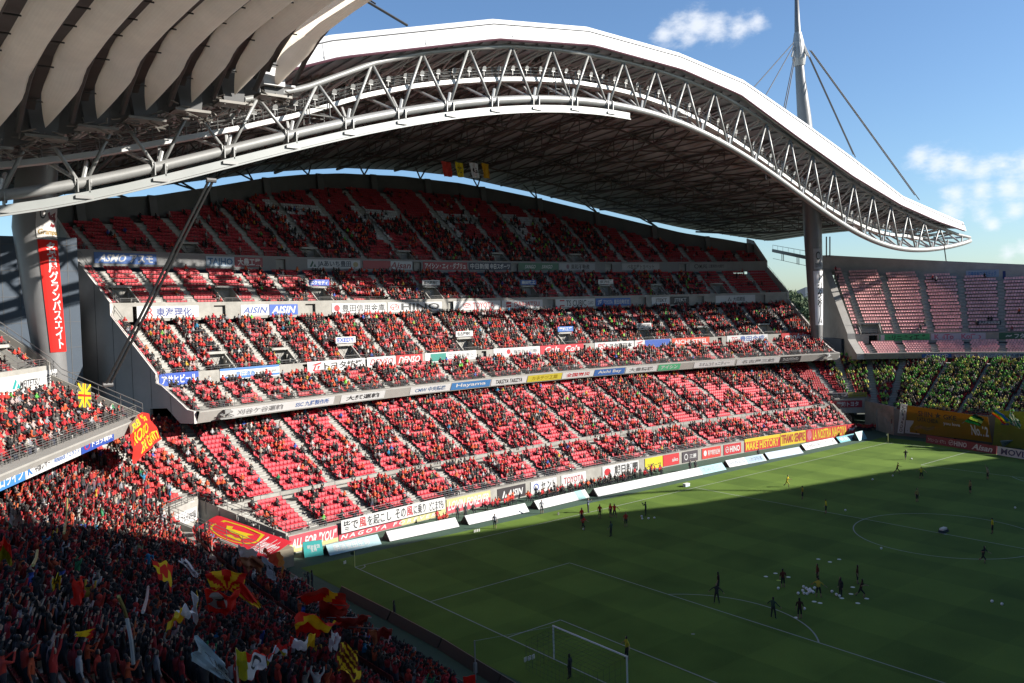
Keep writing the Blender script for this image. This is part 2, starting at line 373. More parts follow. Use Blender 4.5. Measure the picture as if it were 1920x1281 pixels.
def wall(root, rg, s0, s1, d, z0, z1, doors=(), name='wall', mat=None, thick=.3, ds=1.5):
    b = MB(); cuts = sorted(set([s0, s1]+[x for a, c, h in doors for x in (a, c)])); pts = []
    for a, c in zip(cuts[:-1], cuts[1:]): pts += list(np.linspace(a, c, max(1, int((c-a)/ds))+1)[:-1])
    pts.append(s1)
    for a, c in zip(pts[:-1], pts[1:]):
        m = (a+c)/2; zb = z0
        za = z1(a) if callable(z1) else z1; zc = z1(c) if callable(z1) else z1
        z0a = z0(a) if callable(z0) else z0; z0c = z0(c) if callable(z0) else z0
        da = d(a) if callable(d) else d; dc = d(c) if callable(d) else d
        for x0, x1, h in doors:
            if x0 < m < x1: z0a = z0a+h; z0c = z0c+h
        if za-z0a < .05: continue
        A, B_, C_, D_ = rg.P(a, da), rg.P(c, dc), rg.P(c, dc+thick), rg.P(a, da+thick)
        b.hexa([(*A[:2], z0a), (*B_[:2], z0c), (*C_[:2], z0c), (*D_[:2], z0a), (*A[:2], za), (*B_[:2], zc), (*C_[:2], zc), (*D_[:2], za)])
    o = b.build(name, mat or concrete, root)
    for x0, x1, h in doors:
        zb = z0(x0) if callable(z0) else z0; dd_ = d(x0) if callable(d) else d
        b = MB(); A, B_ = rg.P(x0, dd_+thick*.6), rg.P(x1, dd_+thick*.6); C_, D_ = rg.P(x1, dd_+2.5), rg.P(x0, dd_+2.5)
        b.quad((*D_[:2], zb), (*C_[:2], zb), (*C_[:2], zb+h), (*D_[:2], zb+h)); b.quad((*A[:2], zb), (*D_[:2], zb), (*D_[:2], zb+h), (*A[:2], zb+h))
        b.quad((*B_[:2], zb), (*C_[:2], zb), (*C_[:2], zb+h), (*B_[:2], zb+h)); b.quad((*A[:2], zb), (*B_[:2], zb), (*C_[:2], zb), (*D_[:2], zb)); b.quad((*A[:2], zb+h), (*B_[:2], zb+h), (*C_[:2], zb+h), (*D_[:2], zb+h))
        b.build('doorway', concrete_dark, root)
    return o
def railing(root, rg, s0, s1, d, z, h=.9, bars=3, step=2.0, r=.03, name='railing', par=None):
    b = MB(); n_ = max(2, int((s1-s0)/step)); ss = np.linspace(s0, s1, n_+1)
    dz = (lambda q: (d(q) if callable(d) else d)); zf = (lambda q: z(q) if callable(z) else z)
    for j in range(bars):
        b.tube([rg.P(q, dz(q), zf(q)+h*(j+1)/bars) for q in ss], r if j == bars-1 else r*.6, 4)
    for q in ss: b.tube([rg.P(q, dz(q), zf(q)), rg.P(q, dz(q), zf(q)+h)], r*.9, 4)
    return b.build(name, galv, root)
def vomitory(root, rg, sc, d0, z0, rows, tread, riser, w=2.8, sign=None):
    """stairwell cut into the foot of a tier: floor, side walls, dark back with a lintel, rails"""
    s = w/2/rg.scale(sc, d0); b = MB(); dB = d0+rows*tread; zt = z0+rows*riser
    for sg in (-1, 1):
        A, B_ = rg.P(sc+sg*s, d0), rg.P(sc+sg*s, dB); e = rg.dirs(sc)[0]*sg*.16
        b.hexa([(*A[:2], z0-1.6), (*B_[:2], z0-1.6), (*(B_+e)[:2], z0-1.6), (*(A+e)[:2], z0-1.6), (*A[:2], z0+.35), (*B_[:2], zt+.35), (*(B_+e)[:2], zt+.35), (*(A+e)[:2], z0+.35)])
    A, B_, C_, D_ = [rg.P(sc+x*s, y) for x, y in ((-1.1, dB-.9), (1.1, dB-.9), (1.1, dB+.1), (-1.1, dB+.1))]
    b.hexa([(*p[:2], zt+.1) for p in (A, B_, C_, D_)]+[(*p[:2], zt+.42) for p in (A, B_, C_, D_)])
    v = b.build('vomitory', stepm, root)
    b = MB(); A, B_, C_, D_ = [rg.P(sc+x*s*.99, y) for x, y in ((-1, d0+.02), (1, d0+.02), (1, dB+1.5), (-1, dB+1.5))]
    b.quad(*[(*p[:2], z0-.9) for p in (A, B_, C_, D_)]); b.quad((*D_[:2], z0-.9), (*C_[:2], z0-.9), (*C_[:2], zt+.1), (*D_[:2], zt+.1))
    b.build('opening', concrete_dark, v)
    b = MB()
    for sg in (-1, 1): b.tube([rg.P(sc+sg*s, d0, z0+1.1), rg.P(sc+sg*s, dB, zt+1.1)], .035, 4); b.tube([rg.P(sc+sg*s, d0, z0), rg.P(sc+sg*s, d0, z0+1.1)], .035, 4); b.tube([rg.P(sc+sg*s, dB, zt), rg.P(sc+sg*s, dB, zt+1.1)], .035, 4)
    for hh in (.4, .75, 1.1): b.tube([rg.P(sc-s, d0, z0+hh), rg.P(sc+s, d0, z0+hh)], .03, 4)
    b.tube([rg.P(sc-s*1.1, dB-.9, zt+1.3), rg.P(sc+s*1.1, dB-.9, zt+1.3)], .035, 4)
    b.build('railing', galv, v)
def end_wall(root, rg, s, top, bot, name='end_wall', thick=.35, side=-1):
    """wall slab in the radial plane at s between two profiles in (d, z)"""
    b = MB(); ds = sorted(set([p[0] for p in top]+[p[0] for p in bot])); e = rg.dirs(s)[0]*side*thick
    for a, c in zip(ds[:-1], ds[1:]):
        q = []
        for x, eps in ((a, 1e-4), (c, -1e-4)):
            q.append((x, np.interp(x+eps, *zip(*bot)), np.interp(x+eps, *zip(*top))))
        (a, b0, t0), (c, b1, t1) = q
        A, C_ = rg.P(s, a), rg.P(s, c)
        b.hexa([(*A[:2], b0), (*C_[:2], b1), (*(C_+e)[:2], b1), (*(A+e)[:2], b0), (*A[:2], t0), (*C_[:2], t1), (*(C_+e)[:2], t1), (*(A+e)[:2], t0)])
    return b.build(name, mt('end_wall_concrete', (.85, .79, .75), .9, noise=.18, scale=.25), root)
def deck_body(root, rg, s0, s1, prof, mat, name, ds=3.):
    b = MB(); ss = np.linspace(s0, s1, max(2, int((s1-s0)/ds))+1)
    for a, c in zip(ss[:-1], ss[1:]):
        for (d0, z0), (d1, z1) in zip(prof[:-1], prof[1:]):
            b.quad(rg.P(a, d0, z0), rg.P(c, d0, z0), rg.P(c, d1, z1), rg.P(a, d1, z1))
    return b.build(name, mat, root)

# ---- the lower bowl
MC = (52.6, -360., 373.)
hc, rc_ = (375., -34.), 385.
def thd(x): return RD(x)
PmX, PmY = MC[0]+373*sin(RD(-8.6)), MC[1]+373*cos(RD(-8.6))
ccx, ccy, cr_ = -2.21, 2.76, 6.06
RG_H = Ring([(hc[0], hc[1], rc_, RD(-97), RD(-84.44))])
RG_C1 = Ring([(ccx, ccy, cr_, RD(-84.44), RD(-8.6))])
RG_M = Ring([(*MC, RD(-8.6), RD(8.6))])
RG_C2 = Ring([(105.2-ccx, ccy, cr_, RD(8.6), RD(84.44))])
RG_A = Ring([(105.2-hc[0], hc[1], rc_, RD(84.44), RD(97))])
RG_N = Ring([(52.6, 292., 373., RD(171.4), RD(188.6))])
L1, T_, R1 = 7, .8, .37          # front block: rows, tread, riser
ZL0 = 2.0; DW = .6+L1*T_; ZW = ZL0+L1*R1; D2 = DW+1.5; N2, R2 = 24, .415
def gate_test(mir):
    A0, dr = np.array([-3.45, 8.75]), np.array([-.6, .8]); B0 = np.array([-8.45, 3.6]); w = B0-A0
    nrm = np.array([dr[1], -dr[0]]); wl = abs(w @ nrm)
    def f(x, y, m=None, k=None):
        if mir: x = 105.2-x
        q = np.array([x, y])-A0; u = q @ dr; v = -(q @ nrm); return -3 < u < 10.3 and -.15 < v < wl+.15
    return f
gateL, gateR = gate_test(False), gate_test(True)
def lower_stand(root, rg, key, aisles, occ, zone, notch=None, standing=False, n2=20, crowdband=True):
    nf = n2 if callable(n2) else (lambda q: n2)
    s0, s1 = 0, rg.len; ds = 1.2 if rg.g[0][2] > 50 else .12
    tier(root, rg, s0, s1, .6, ZL0, L1, T_, R1, aisles, key, occ, zone, notch, ds=ds, standing=standing, last_pad=1.5)
    tier(root, rg, s0, s1, D2, ZW+.25, n2, T_, R2, aisles, key, occ, zone, notch, ds=ds, standing=standing)
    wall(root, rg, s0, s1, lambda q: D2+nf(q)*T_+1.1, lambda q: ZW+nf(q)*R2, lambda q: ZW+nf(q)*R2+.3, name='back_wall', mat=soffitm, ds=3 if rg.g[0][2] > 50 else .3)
def aisles_of(rg, step, off=0): return [off+step*i for i in range(int(rg.len/step)+1)]
def clump(seed, base, amp=.55, sx=6., sy=4.):
    def f(q, k, p): return base+amp*(vnoise(q/sx, k/sy, seed)*.65+vnoise(q/1.7, k/1.3, seed+5)*.35-.5)*2
    return f
stM = empty('lower_grandstand', (52, 13, 0), 'long lower tier of red seats under the concrete balcony facing the pitch', 'grandstand')
stH = empty('lower_grandstand', (-10, -34, 0), 'lower tier packed with standing red supporters behind the near goal', 'grandstand')
stA = empty('lower_grandstand', (115, -34, 0), 'shaded lower tier filled with green and yellow supporters behind the far goal', 'grandstand')
lower_stand(stM, RG_M, 'M', [RG_M.len*(i+.55)/15.6 for i in range(16)], lambda q, k, p: clump(3, .46, .62)(q, k, p)-(.0 if p[0] > 0 else 0), 'main', lambda x, y, m, k: gateL(x, y) or gateR(x, y), n2=24)
wide = lambda q, k, p: .80
lower_stand(stH, RG_H, 'H', aisles_of(RG_H, 8.5, 3), lambda q, k, p: 0 if p[2] < 2.3 else .97, 'home', lambda x, y, m, k: gateL(x, y), standing=True, n2=lambda q: 30 if q < 57 else 23)
lower_stand(stH, RG_C1, 'HC', [1.2, 2.6, 4.0, 5.4, 6.9], lambda q, k, p: .85-.35*(q/8.), lambda q, k, p: 'home' if q < 5 else 'main', lambda x, y, m, k: gateL(x, y))
lower_stand(stA, RG_C2, 'AC', [1.2, 2.5, 3.8, 5.2, 6.6], lambda q, k, p: (.55 if q < 1.6 else .08 if q < 3.0 else .75 if q < 8 else .8), lambda q, k, p: 'main' if q < 3.2 else 'away', lambda x, y, m, k: gateR(x, y))
tier(stA, RG_A, 0, RG_A.len, .7, 4.6, 20, T_, .42, aisles_of(RG_A, 7.2, 4), 'A', lambda q, k, p: .88, 'away', lambda x, y, m, k: gateR(x, y), standing=True)
stN = empty('lower_grandstand', (52, -80, 0), 'lower tier of the stand the picture is taken from', 'grandstand')
tier(stN, RG_N, 0, RG_N.len, .6, ZL0, 30, .8, .4, [], 'N', lambda *a: 0, 'none', ds=8)
# pitch-side walls
wall(stM, RG_M, 0, RG_M.len, .0, 0, ZL0+.05, name='front_wall', thick=.55); railing(stM, RG_M, .5, RG_M.len-.5, .25, ZL0, 1.0, 4, 2.2, .035)
wall(stH, RG_H, 0, RG_H.len, .0, 0, ZL0+.05, name='front_wall', thick=.55, mat=concrete_dark)
railing(stH, RG_H, 60, RG_H.len-.5, .25, ZL0, .7, 2, 2.2, .03)
wall(stA, RG_A, 0, RG_A.len, .0, 0, 4.9, name='front_wall', thick=.55, mat=concrete_dark); railing(stA, RG_A, .5, RG_A.len-.5, .25, 4.9, .8, 3, 2.2, .03)
wall(stN, RG_N, 0, RG_N.len, .0, 0, ZL0, name='front_wall', thick=.55, ds=8)
wall(stM, RG_M, .5, RG_M.len-.5, D2-.1, ZW, ZW+.55, name='walkway_kerb', thick=.1)
railing(stM, RG_M, .5, RG_M.len-.5, DW-.1, ZW, .9, 2, 2.4, .03)
# tunnels in the corners: side walls stepping up with the terraces, back wall, dark opening
def gate(root, mir):
    X = lambda p: (105.2-p[0], p[1]) if mir else (p[0], p[1])
    A0, A1 = (-3.35, 8.9), (-9.6, 17.1); B0, B1 = (-8.45, 3.3), (-14.7, 12.6)
    for P0, P1, o in ((A0, A1, (.3, .25)), (B0, B1, (-.3, -.25))):
        b = MB()
        for k in range(6):
            t0, t1 = k/6, (k+1)/6; q0 = [P0[i]+(P1[i]-P0[i])*t0 for i in (0, 1)]; q1 = [P0[i]+(P1[i]-P0[i])*t1 for i in (0, 1)]
            z0_, z1_ = 2.3+3.4*t0, 2.3+3.4*t1
            if mir and P0 is B0: z0_ = z1_ = 5.3
            f = [X(q0), X(q1), X((q1[0]+o[0], q1[1]+o[1])), X((q0[0]+o[0], q0[1]+o[1]))]
            b.hexa([(*p, 0) for p in f]+[(*f[0], z0_), (*f[1], z1_), (*f[2], z1_), (*f[3], z0_)])
        b.build('side_wall', concrete, root)
    b = MB(); f = [X(A1), X(B1), X((B1[0]-.3, B1[1]+.4)), X((A1[0]-.3, A1[1]+.4))]
    b.hexa([(*p, 2.9 if mir else .0) for p in f]+[(*p, 5.8) for p in f]); bw = b.build('gate_wall', concrete, root)
    f2 = [X(A1), X(B1), X((B1[0]-3, B1[1]+4)), X((A1[0]-3, A1[1]+4))]
    b = MB(); b.quad(*[(*p, 0.02) for p in f2]); b.quad((*f2[2], 0), (*f2[3], 0), (*f2[3], 4), (*f2[2], 4)); b.build('tunnel', darkm, root)
    b = MB()
    for P0, P1 in ((A1, B1), (A0, A1), (B0, B1)):
        z0_ = 5.8 if P0 is A1 else 2.4; n_ = 6
        for hh in (.35, .7, 1.05): b.tube([(*X(P0), z0_+hh), (*X(P1), 5.8+hh)], .03, 4)
        for i in range(n_+1):
            t = i/n_; q = X((P0[0]+(P1[0]-P0[0])*t, P0[1]+(P1[1]-P0[1])*t)); zz = z0_+(5.8-z0_)*t
            b.tube([(*q, zz), (*q, zz+1.05)], .03, 4)
    b.build('railing', galv, root)
    return X(A1), X(B1)
gA, gB = gate(stM, False); hA, hB = gate(stA, True)
# the tarpaulin with the club crest over the near ramp
cl = [(-11.6, 15.2, 3.3), (-7.9, 15.0, 4.35), (-3.6, 8.7, 2.4), (-7.9, 4.3, 2.35)]
cl = [np.array(at(362, 993, Z=3.2)), np.array(at(408, 966, Z=4.1)), np.array(at(548, 1016, Z=2.3)), np.array(at(500, 1048, Z=2.3))]
pt = quad_patch(cl[0], cl[3], cl[2], cl[1], wave=.04)
board('crest_banner', 'big red tarpaulin with a yellow whale crest laid over the corner ramp', 'banner', pt, lin('#d21f33'),
      [('@crest', .1, .12, .72, .88, YEL), ('@whale', .2, .2, .66, .82, YEL), ('Revolution', .74, .1, .97, .86, WH, 0, .02)], mat=clothm, nu=14, nv=6, thick=.03)
b = MB(); q = [at(500, 1052, Z=0), at(545, 1045, Z=0)]
b.box(-7.6, 4.6, 0, -4.4, 6.6, 1.9, 0); sh = empty('ground_hut', (-6, 5.6, 0), 'small lattice fronted store under the end of the crest tarpaulin', 'hut')
b.build('body', mt('hut_wood', (.42, .36, .26), .8, noise=.2), sh); b = MB()
for i in range(5): b.box(-4.4, 4.8+i*.38, .5, -4.34, 4.87+i*.38, 1.5)
for i in range(4): b.box(-4.42, 4.75, .5+i*.32, -4.33, 6.4, .56+i*.32)
b.build('lattice', steel_d, sh)

# ---- main stand, upper decks
RU = Ring([(52.6, -173., 207., RD(-16.7), RD(20.4))])
rad2s = lambda deg: (RD(deg)+RD(16.7))*207.
AM = [rad2s(x) for x in (-16.07, -14.8, -13.55, -12.28, -10.78, -9.41, -7.94, -6.61, -4.46, -2.42, -.4, 1.67, 3.63, 5.54, 7.42, 9.27, 10.97, 12.4, 13.74, 15.45, 17.02, 18.85)]
SU = RU.len
um = empty('upper_grandstand', (52.6, 34, 13), 'huge curved upper stand of red seats in four banks below the arched roof', 'grandstand')
def vnotch(cents, w, rows):
    cs = [rad2s(c) for c in cents]
    return (lambda x, y, m, k: k < rows and any(abs(m-c) < w/2 for c in cs)), cs
VB, VBs = vnotch((-14.0, -11.3, -8.3, -2.0, 4.1, 9.2, 13.2, 17.4), 2.7, 4)
VC, VCs = vnotch((-16.0, -12.0, -7.8, -2.0, 3.7, 8.6, 12.0, 16.1), 2.7, 4)
VD, VDs = vnotch((-12.3, -7., -2.2, 3.2, 8.0), 2.9, 3)
PAR = np.array([(-24, 237, 41), (-17.9, 237.4, 41.1), (-16.5, 238.9, 42.2), (-14.7, 240.7, 43.5), (-12.4, 242.6, 45.0), (-9.5, 246.7, 48.), (-6.5, 251.2, 51.3), (-4.4, 253.5, 53.05), (-2.3, 255.2, 54.3), (1., 256.1, 55.), (4.2, 255.2, 54.3), (6.2, 253.4, 53.), (8.1, 251.2, 51.4), (12., 245.5, 47.1), (16., 239.3, 42.5), (18.5, 237.5, 40.9), (21.5, 236.5, 38.8)])
s2t = lambda q: degrees(q/207.)-16.7
parR = lambda q: np.interp(s2t(q), PAR[:, 0], PAR[:, 1])-207.
parZ = lambda q: np.interp(s2t(q), PAR[:, 0], PAR[:, 2])
def sec(q): return sum(q > a for a in AM)
occA = clump(11, .62, .5, 5, 3)
def occAf(q, k, p): return occA(q, k, p)
occB = clump(12, .78, .4, 5, 4); occCn = clump(13, .55, .5, 6, 3); occDn = clump(14, .38, .7, 9, 6)
def occC(q, k, p):
    i = sec(q); return .03 if i < 5 or i > 19 else occCn(q, k, p) if i > 6 else .3
def occD(q, k, p):
    i = sec(q); return (occDn(q, k, p)+.1)*(1 if 5 < i < 17 else .25)*(1 if k < 17 else .15)
def whiteseat(q, k, p):
    t = s2t(q); c = ((t+7.2) % 4.3)
    if -8 < t < 10 and 4 < k < 20:
        if (k in (15, 16, 17, 18) and c < 2.6) or (c < .8 and k > 6): return (.9, .9, .9)
    return None
tier(um, RU, .4, SU-.4, 1.3, 14.2, 6, .85, .5, AM, 'U', occAf, 'main')
tier(um, RU, .4, SU-.4, 7.9, 18.1, 12, .75, .59, AM, 'U', occB, 'main', VB)
tier(um, RU, .4, SU-.4, 17.4, 27.2, 9, .78, .62, AM, 'U', occC, 'main', VC)
tier(um, RU, .4, SU-.4, 25.4, 34.9, lambda q: max(1, int((parR(q)-25.4-.8)/.78)), .78, .58, AM, 'U', occD, 'main', VD, seatcol=whiteseat, last_pad=.8)
dB = [(c+1.9, c+3.0, 2.0) for c in VBs]
wall(um, RU, .0, SU, 7.5, 16.7, 18.6, [(c+1.7, c+2.7, 1.7) for c in VBs], name='tier_wall')
dC = [(rad2s(x), rad2s(x)+1.7, 2.0) for x in (-17.0+1.0, -12.9, -8.9, 1.6-3.1, 4.4, 10.3, 14.2, 18.4)]
wall(um, RU, .0, SU, 17.0, 25.2, 27.7, dC, name='tier_wall')
dD = [(rad2s(x), rad2s(x)+1.6, 1.9) for x in (-8.9, -2.0, 3.65, 9.6, 14.5)]
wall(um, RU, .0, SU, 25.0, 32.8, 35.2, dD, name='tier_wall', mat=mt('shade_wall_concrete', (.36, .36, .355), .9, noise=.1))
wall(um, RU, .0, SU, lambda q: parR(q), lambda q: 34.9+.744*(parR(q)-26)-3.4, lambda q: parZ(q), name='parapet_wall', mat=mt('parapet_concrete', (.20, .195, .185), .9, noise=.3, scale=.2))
for x in (-15.6, -12.6, -9.6, -6.6, -3.6, -.6, 2.4, 5.4, 8.4, 11.4, 14.4, 17.4, 20.):       # buttresses on the parapet
    q = rad2s(x); b = MB(); w = .55; b.hexa([RU.P(q+i, parR(q)+j, parZ(q)-z_) for z_ in (5.6, -.02) for i, j in ((-w, -1.5 if z_ > 0 else -.5), (w, -1.5 if z_ > 0 else -.5), (w, .0), (-w, .0))]); b.build('buttress', concrete_dark, um)
for cs, d0, z0, nr_, tr, ri in ((VBs, 7.9, 18.1, 4, .75, .59), (VCs, 17.4, 27.2, 4, .78, .62), (VDs, 25.4, 34.9, 3, .78, .58)):
    for c in cs: vomitory(um, RU, c, d0, z0, nr_, tr, ri)
railing(um, RU, .5, SU-.5, .9, 14.4, .85, 4, 1.8, .035); railing(um, RU, .5, SU-.5, 7.7, 18.6, .55, 2, 2, .03); railing(um, RU, .5, SU-.5, 17.2, 27.7, .5, 2, 2, .03); railing(um, RU, .5, SU-.5, 25.2, 35.2, .7, 3, 2, .03)
def tier_rails(root, rg, s0, s1, d0, z0, tread, riser, rows, aisles):
    A = sorted(aisles)
    for i in range(len(A)-1):
        if A[i+1]-A[i] > 12: continue
        b = MB()
        for k in rows:
            zz = z0+k*riser; p = [rg.P(A[i]+.9, d0+k*tread-.1, zz+.95), rg.P(A[i+1]-.9, d0+k*tread-.1, zz+.95)]
            b.tube(p, .03, 4)
            for u in (0, .5, 1): c = p[0]*(1-u)+p[1]*u; b.tube([c-[0, 0, .95], c], .03, 4)
        b.build('safety_rail', galv, root)
tier_rails(um, RU, 0, SU, 7.9, 18.1, .75, .59, (4, 8), AM); tier_rails(um, RU, 0, SU, 17.4, 27.2, .78, .62, (3, 6), AM)
deck_body(um, RU, 0, SU, [(0, 13.0), (.05, 13.0), (-.55, 14.3), (-.55, 14.45), (.9, 14.45), (1.3, 14.2)], mt('fascia_concrete', (.46, .44, .40), .85, noise=.15), 'fascia')
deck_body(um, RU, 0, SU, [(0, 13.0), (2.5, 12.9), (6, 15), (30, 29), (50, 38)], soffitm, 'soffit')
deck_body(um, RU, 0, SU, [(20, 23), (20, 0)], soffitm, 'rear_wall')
topP = [(0, 14.45), (1.3, 14.6), (6.4, 17.3), (7.5, 17.6), (7.5001, 18.75), (17.0, 26.1), (17.0001, 27.8), (25, 33.9), (25.0001, 35.3), (30.4, 40.5), (33, 41.2)]
botP = [(0, 13.0), (2.8, 12.9), (5.4, 14.6), (9., 14.4), (9.001, 2), (33, 2)]
b = MB()
for d_ in (4.5, 8.5, 12.5, 16.5, 20.5, 24.5, 28.5):
    z0_, z1_ = np.interp(d_, *zip(*botP)), np.interp(d_, *zip(*topP)); q_ = RU.P(0, d_)-RU.dirs(0)[0]*.37; n_ = RU.dirs(0)[1]; b.hexa([(*(q_+n_*i+RU.dirs(0)[0]*j)[:2], z_) for z_ in (z0_+.1, z1_-.1) for i, j in ((0, 0), (.09, 0), (.09, .02), (0, .02))])
b.build('wall_joint', steel_d, um)
end_wall(um, RU, 0, topP, botP); end_wall(um, RU, SU, topP, botP, side=1)
for s_, e_ in ((.25, -1), (SU-.25, 1)):
    b = MB(); pr_ = [(1.0, 14.6), (6.4, 17.5), (7.6, 18.75), (17.0, 26.3), (17.2, 27.8), (25, 33.9)]
    for hh in (.5, 1.0): b.tube([RU.P(s_, d_, z_+hh) for d_, z_ in pr_], .04, 4)
    for d_ in np.arange(1, 25, 1.6): zz = np.interp(d_, *zip(*pr_)); b.tube([RU.P(s_, d_, zz), RU.P(s_, d_, zz+1)], .03, 4)
    b.build('stair_rail', galv, um)
    b = MB(); e, n_ = RU.dirs(s_)     # camera crane platform on the front corner
    c = RU.P(s_+(-3.2 if e_ > 0 else 3.2), -.9, 13.7)
    for k in range(9):
        a_ = np.array([random.uniform(-.9, .9), random.uniform(-.5, .5), random.uniform(-.6, .9)]); b.tube([c+a_, c+a_*[-.6, .9, .5]+[.2, 0, .4]], .07, 4)
    b.box(*(c-[.9, .5, .5]), *(c+[.9, .5, -.35])); b.box(*(c-[.25, .35, -.1]), *(c+[.35, .3, .6]))
    rt = empty('camera_platform', c, 'cluster of camera gear clamped to the '+('near left' if e_ < 0 else 'far right')+' front corner of the upper balcony', 'camera rig'); b.build('frame', steel, rt)

# ---- home end and away end upper decks (straight in plan)
def straight_ring(P0, P1):
    P0, P1 = np.array(P0, float), np.array(P1, float); d = P1-P0; Ln = np.linalg.norm(d); d /= Ln; nrm = np.array([-d[1], d[0]]); R = 3000.
    t = atan2(nrm[0], nrm[1]); c = P0-nrm*R; return Ring([(c[0], c[1], R, t, t+Ln/R)])
uh = empty('upper_grandstand', (-20, 8, 14), 'sunlit upper corner stand full of supporters at the left edge', 'grandstand')
RH = straight_ring((-37.5, -19.6), (-14.8, 19.5)); SH = RH.len
AH = [SH-.8-7.3*i for i in range(6)]
VH = lambda x, y, m, k: k < 4 and abs(m-(SH-4.3)) < 2.0
tier(uh, RH, .2, SH-.3, 1.2, 15.1, 8, .85, .42, AH, 'UH', clump(21, .88, .3), 'home_sit')
tier(uh, RH, .2, SH-.3, 9.6, 20.4, 13, .8, .62, AH, 'UH', clump(22, .85, .3), 'home_sit', VH)
wall(uh, RH, 0, SH, 9.1, 18.0, 20.9, [(SH-2.6, SH-.9, 2.2)], name='tier_wall'); railing(uh, RH, .3, SH-.3, 9.3, 20.9, .7, 3, 1.6, .03); railing(uh, RH, .1, SH-.1, .6, 15.25, 1.0, 5, 1.4, .03)
vomitory(uh, RH, SH-4.3, 9.6, 20.4, 4, .8, .62, w=3.6)
deck_body(uh, RH, 0, SH, [(0, 13.9), (-.6, 15.1), (-.6, 15.25), (.9, 15.25), (1.2, 15.1)], MATS['fascia_concrete'], 'fascia')
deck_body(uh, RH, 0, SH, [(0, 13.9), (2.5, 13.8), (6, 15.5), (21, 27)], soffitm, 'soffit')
tpH = [(0, 15.3), (1.2, 15.9), (8, 19.3), (9.1, 19.9), (9.1001, 21.2), (20, 29.4)]
end_wall(uh, RH, SH, tpH, [(0, 13.9), (2.5, 13.8), (6, 15.5), (20, 24)], side=1).data.materials[0] = mt('parapet_light', (.36, .34, .30), .9, noise=.15)
b = MB()
for hh in (.6, 1.15): b.tube([RH.P(SH+.2, d_, z_+hh) for d_, z_ in [(0, 15.3), (1.2, 15.9), (8, 19.3), (9.1, 20.6), (20, 29.4)]], .05, 5)
for d_ in np.arange(0, 20, 2.2): zz = np.interp(d_, [0, 1.2, 8, 9.1, 20], [15.3, 15.9, 19.3, 20.6, 29.4]); b.tube([RH.P(SH+.2, d_, zz), RH.P(SH+.2, d_, zz+1.15)], .035, 4)
b.build('stair_rail', galv, uh)

ua = empty('upper_grandstand', (135, 3, 13), 'nearly empty upper stand of red seats coloured pale for backlight at the far end', 'grandstand')
RA = Ring([(127.3-60*sin(RD(43)), 16.6-60*cos(RD(43)), 60., RD(43), RD(85))]); SA = RA.len
AA = [.9+5.9*i for i in range(8)]
zA1 = 13.9
tier(ua, RA, .4, SA, 1.0, zA1, 6, .8, .36, [a+1.2 for a in AA], 'UA', lambda *a: .0, 'main')
tier(ua, RA, .4, SA, 6.6, 17.8, lambda q: 21.5-.19*q, .8, .72, [a+1.2 for a in AA], 'UA', lambda q, k, p: .12 if (k < 4 and vnoise(q/4, k/2, 31) > .55) else .008, 'main', lambda x, y, m, k: k < 3 and abs(m-3.2) < 2.2)
wall(ua, RA, 0, SA, 6.1, 15.9, 18.0, [(2.6, 4.2, 1.8)], name='tier_wall'); railing(ua, RA, .5, SA, 6.3, 18.0, .6, 3, 2, .03); railing(ua, RA, .5, SA, .6, 14.2, .8, 3, 2, .03)
wall(ua, RA, -.0, SA, lambda q: 24.3-.15*q, lambda q: 31.5-.14*q, lambda q: 36.1-.14*q, name='parapet_wall', mat=mt('away_parapet', (.62, .60, .56), .9, noise=.25, scale=.3))
deck_body(ua, RA, 0, SA, [(0, 13.0), (-.4, 14.1), (-.4, 14.2), (.8, 14.2), (1, zA1)], MATS['fascia_concrete'], 'fascia')
deck_body(ua, RA, 0, SA, [(0, 13.0), (2.5, 12.9), (6, 15), (24, 28)], soffitm, 'soffit')
vomitory(ua, RA, 3.2, 6.6, 17.8, 3, .8, .72, w=4)
end_wall(ua, RA, 0, [(0, 14.2), (1, 14.6), (5.8, 17.), (6.1, 18.2), (23.8, 33.0), (23.9, 36.1), (25, 36.1)], [(0, 13.), (2.5, 12.9), (4, 11.5), (10, 11.5), (10.01, 2), (25, 2)], thick=1.6).data.materials[0] = mt('pale_end_concrete', (.62, .59, .54), .9, noise=.2)
deck_body(ua, RA, 0, SA, [(14, 20), (14, 0)], soffitm, 'rear_wall')
# stair towers clad in blue-grey panels in both corner gaps
for nm, (x0, y0, x1, y1, h) in (('tall blue grey clad stair tower behind the left mast', (-38, 42, -15.5, 52, 36)), ('blue grey clad stair block in the gap beside the right mast', (131, 24, 137, 36, 17))):
    t_ = empty('stair_tower', (x0, y0, 0), nm, 'building'); b = MB(); b.box(x0, y0, 0, x1, y1, h); b.build('cladding', bluepanel, t_); b = MB()
    for zz in np.arange(3, h, 3.2): b.box(x0-.02, y0-.03, zz, x1+.02, y0-.0, zz+.05); b.box(x1, y0, zz, x1+.03, y1, zz+.05)
    for xx in np.arange(x0+1.5, x1, 1.8): b.box(xx, y0-.025, 0, xx+.05, y0, h)
    b.build('panel_joint', steel_d, t_)

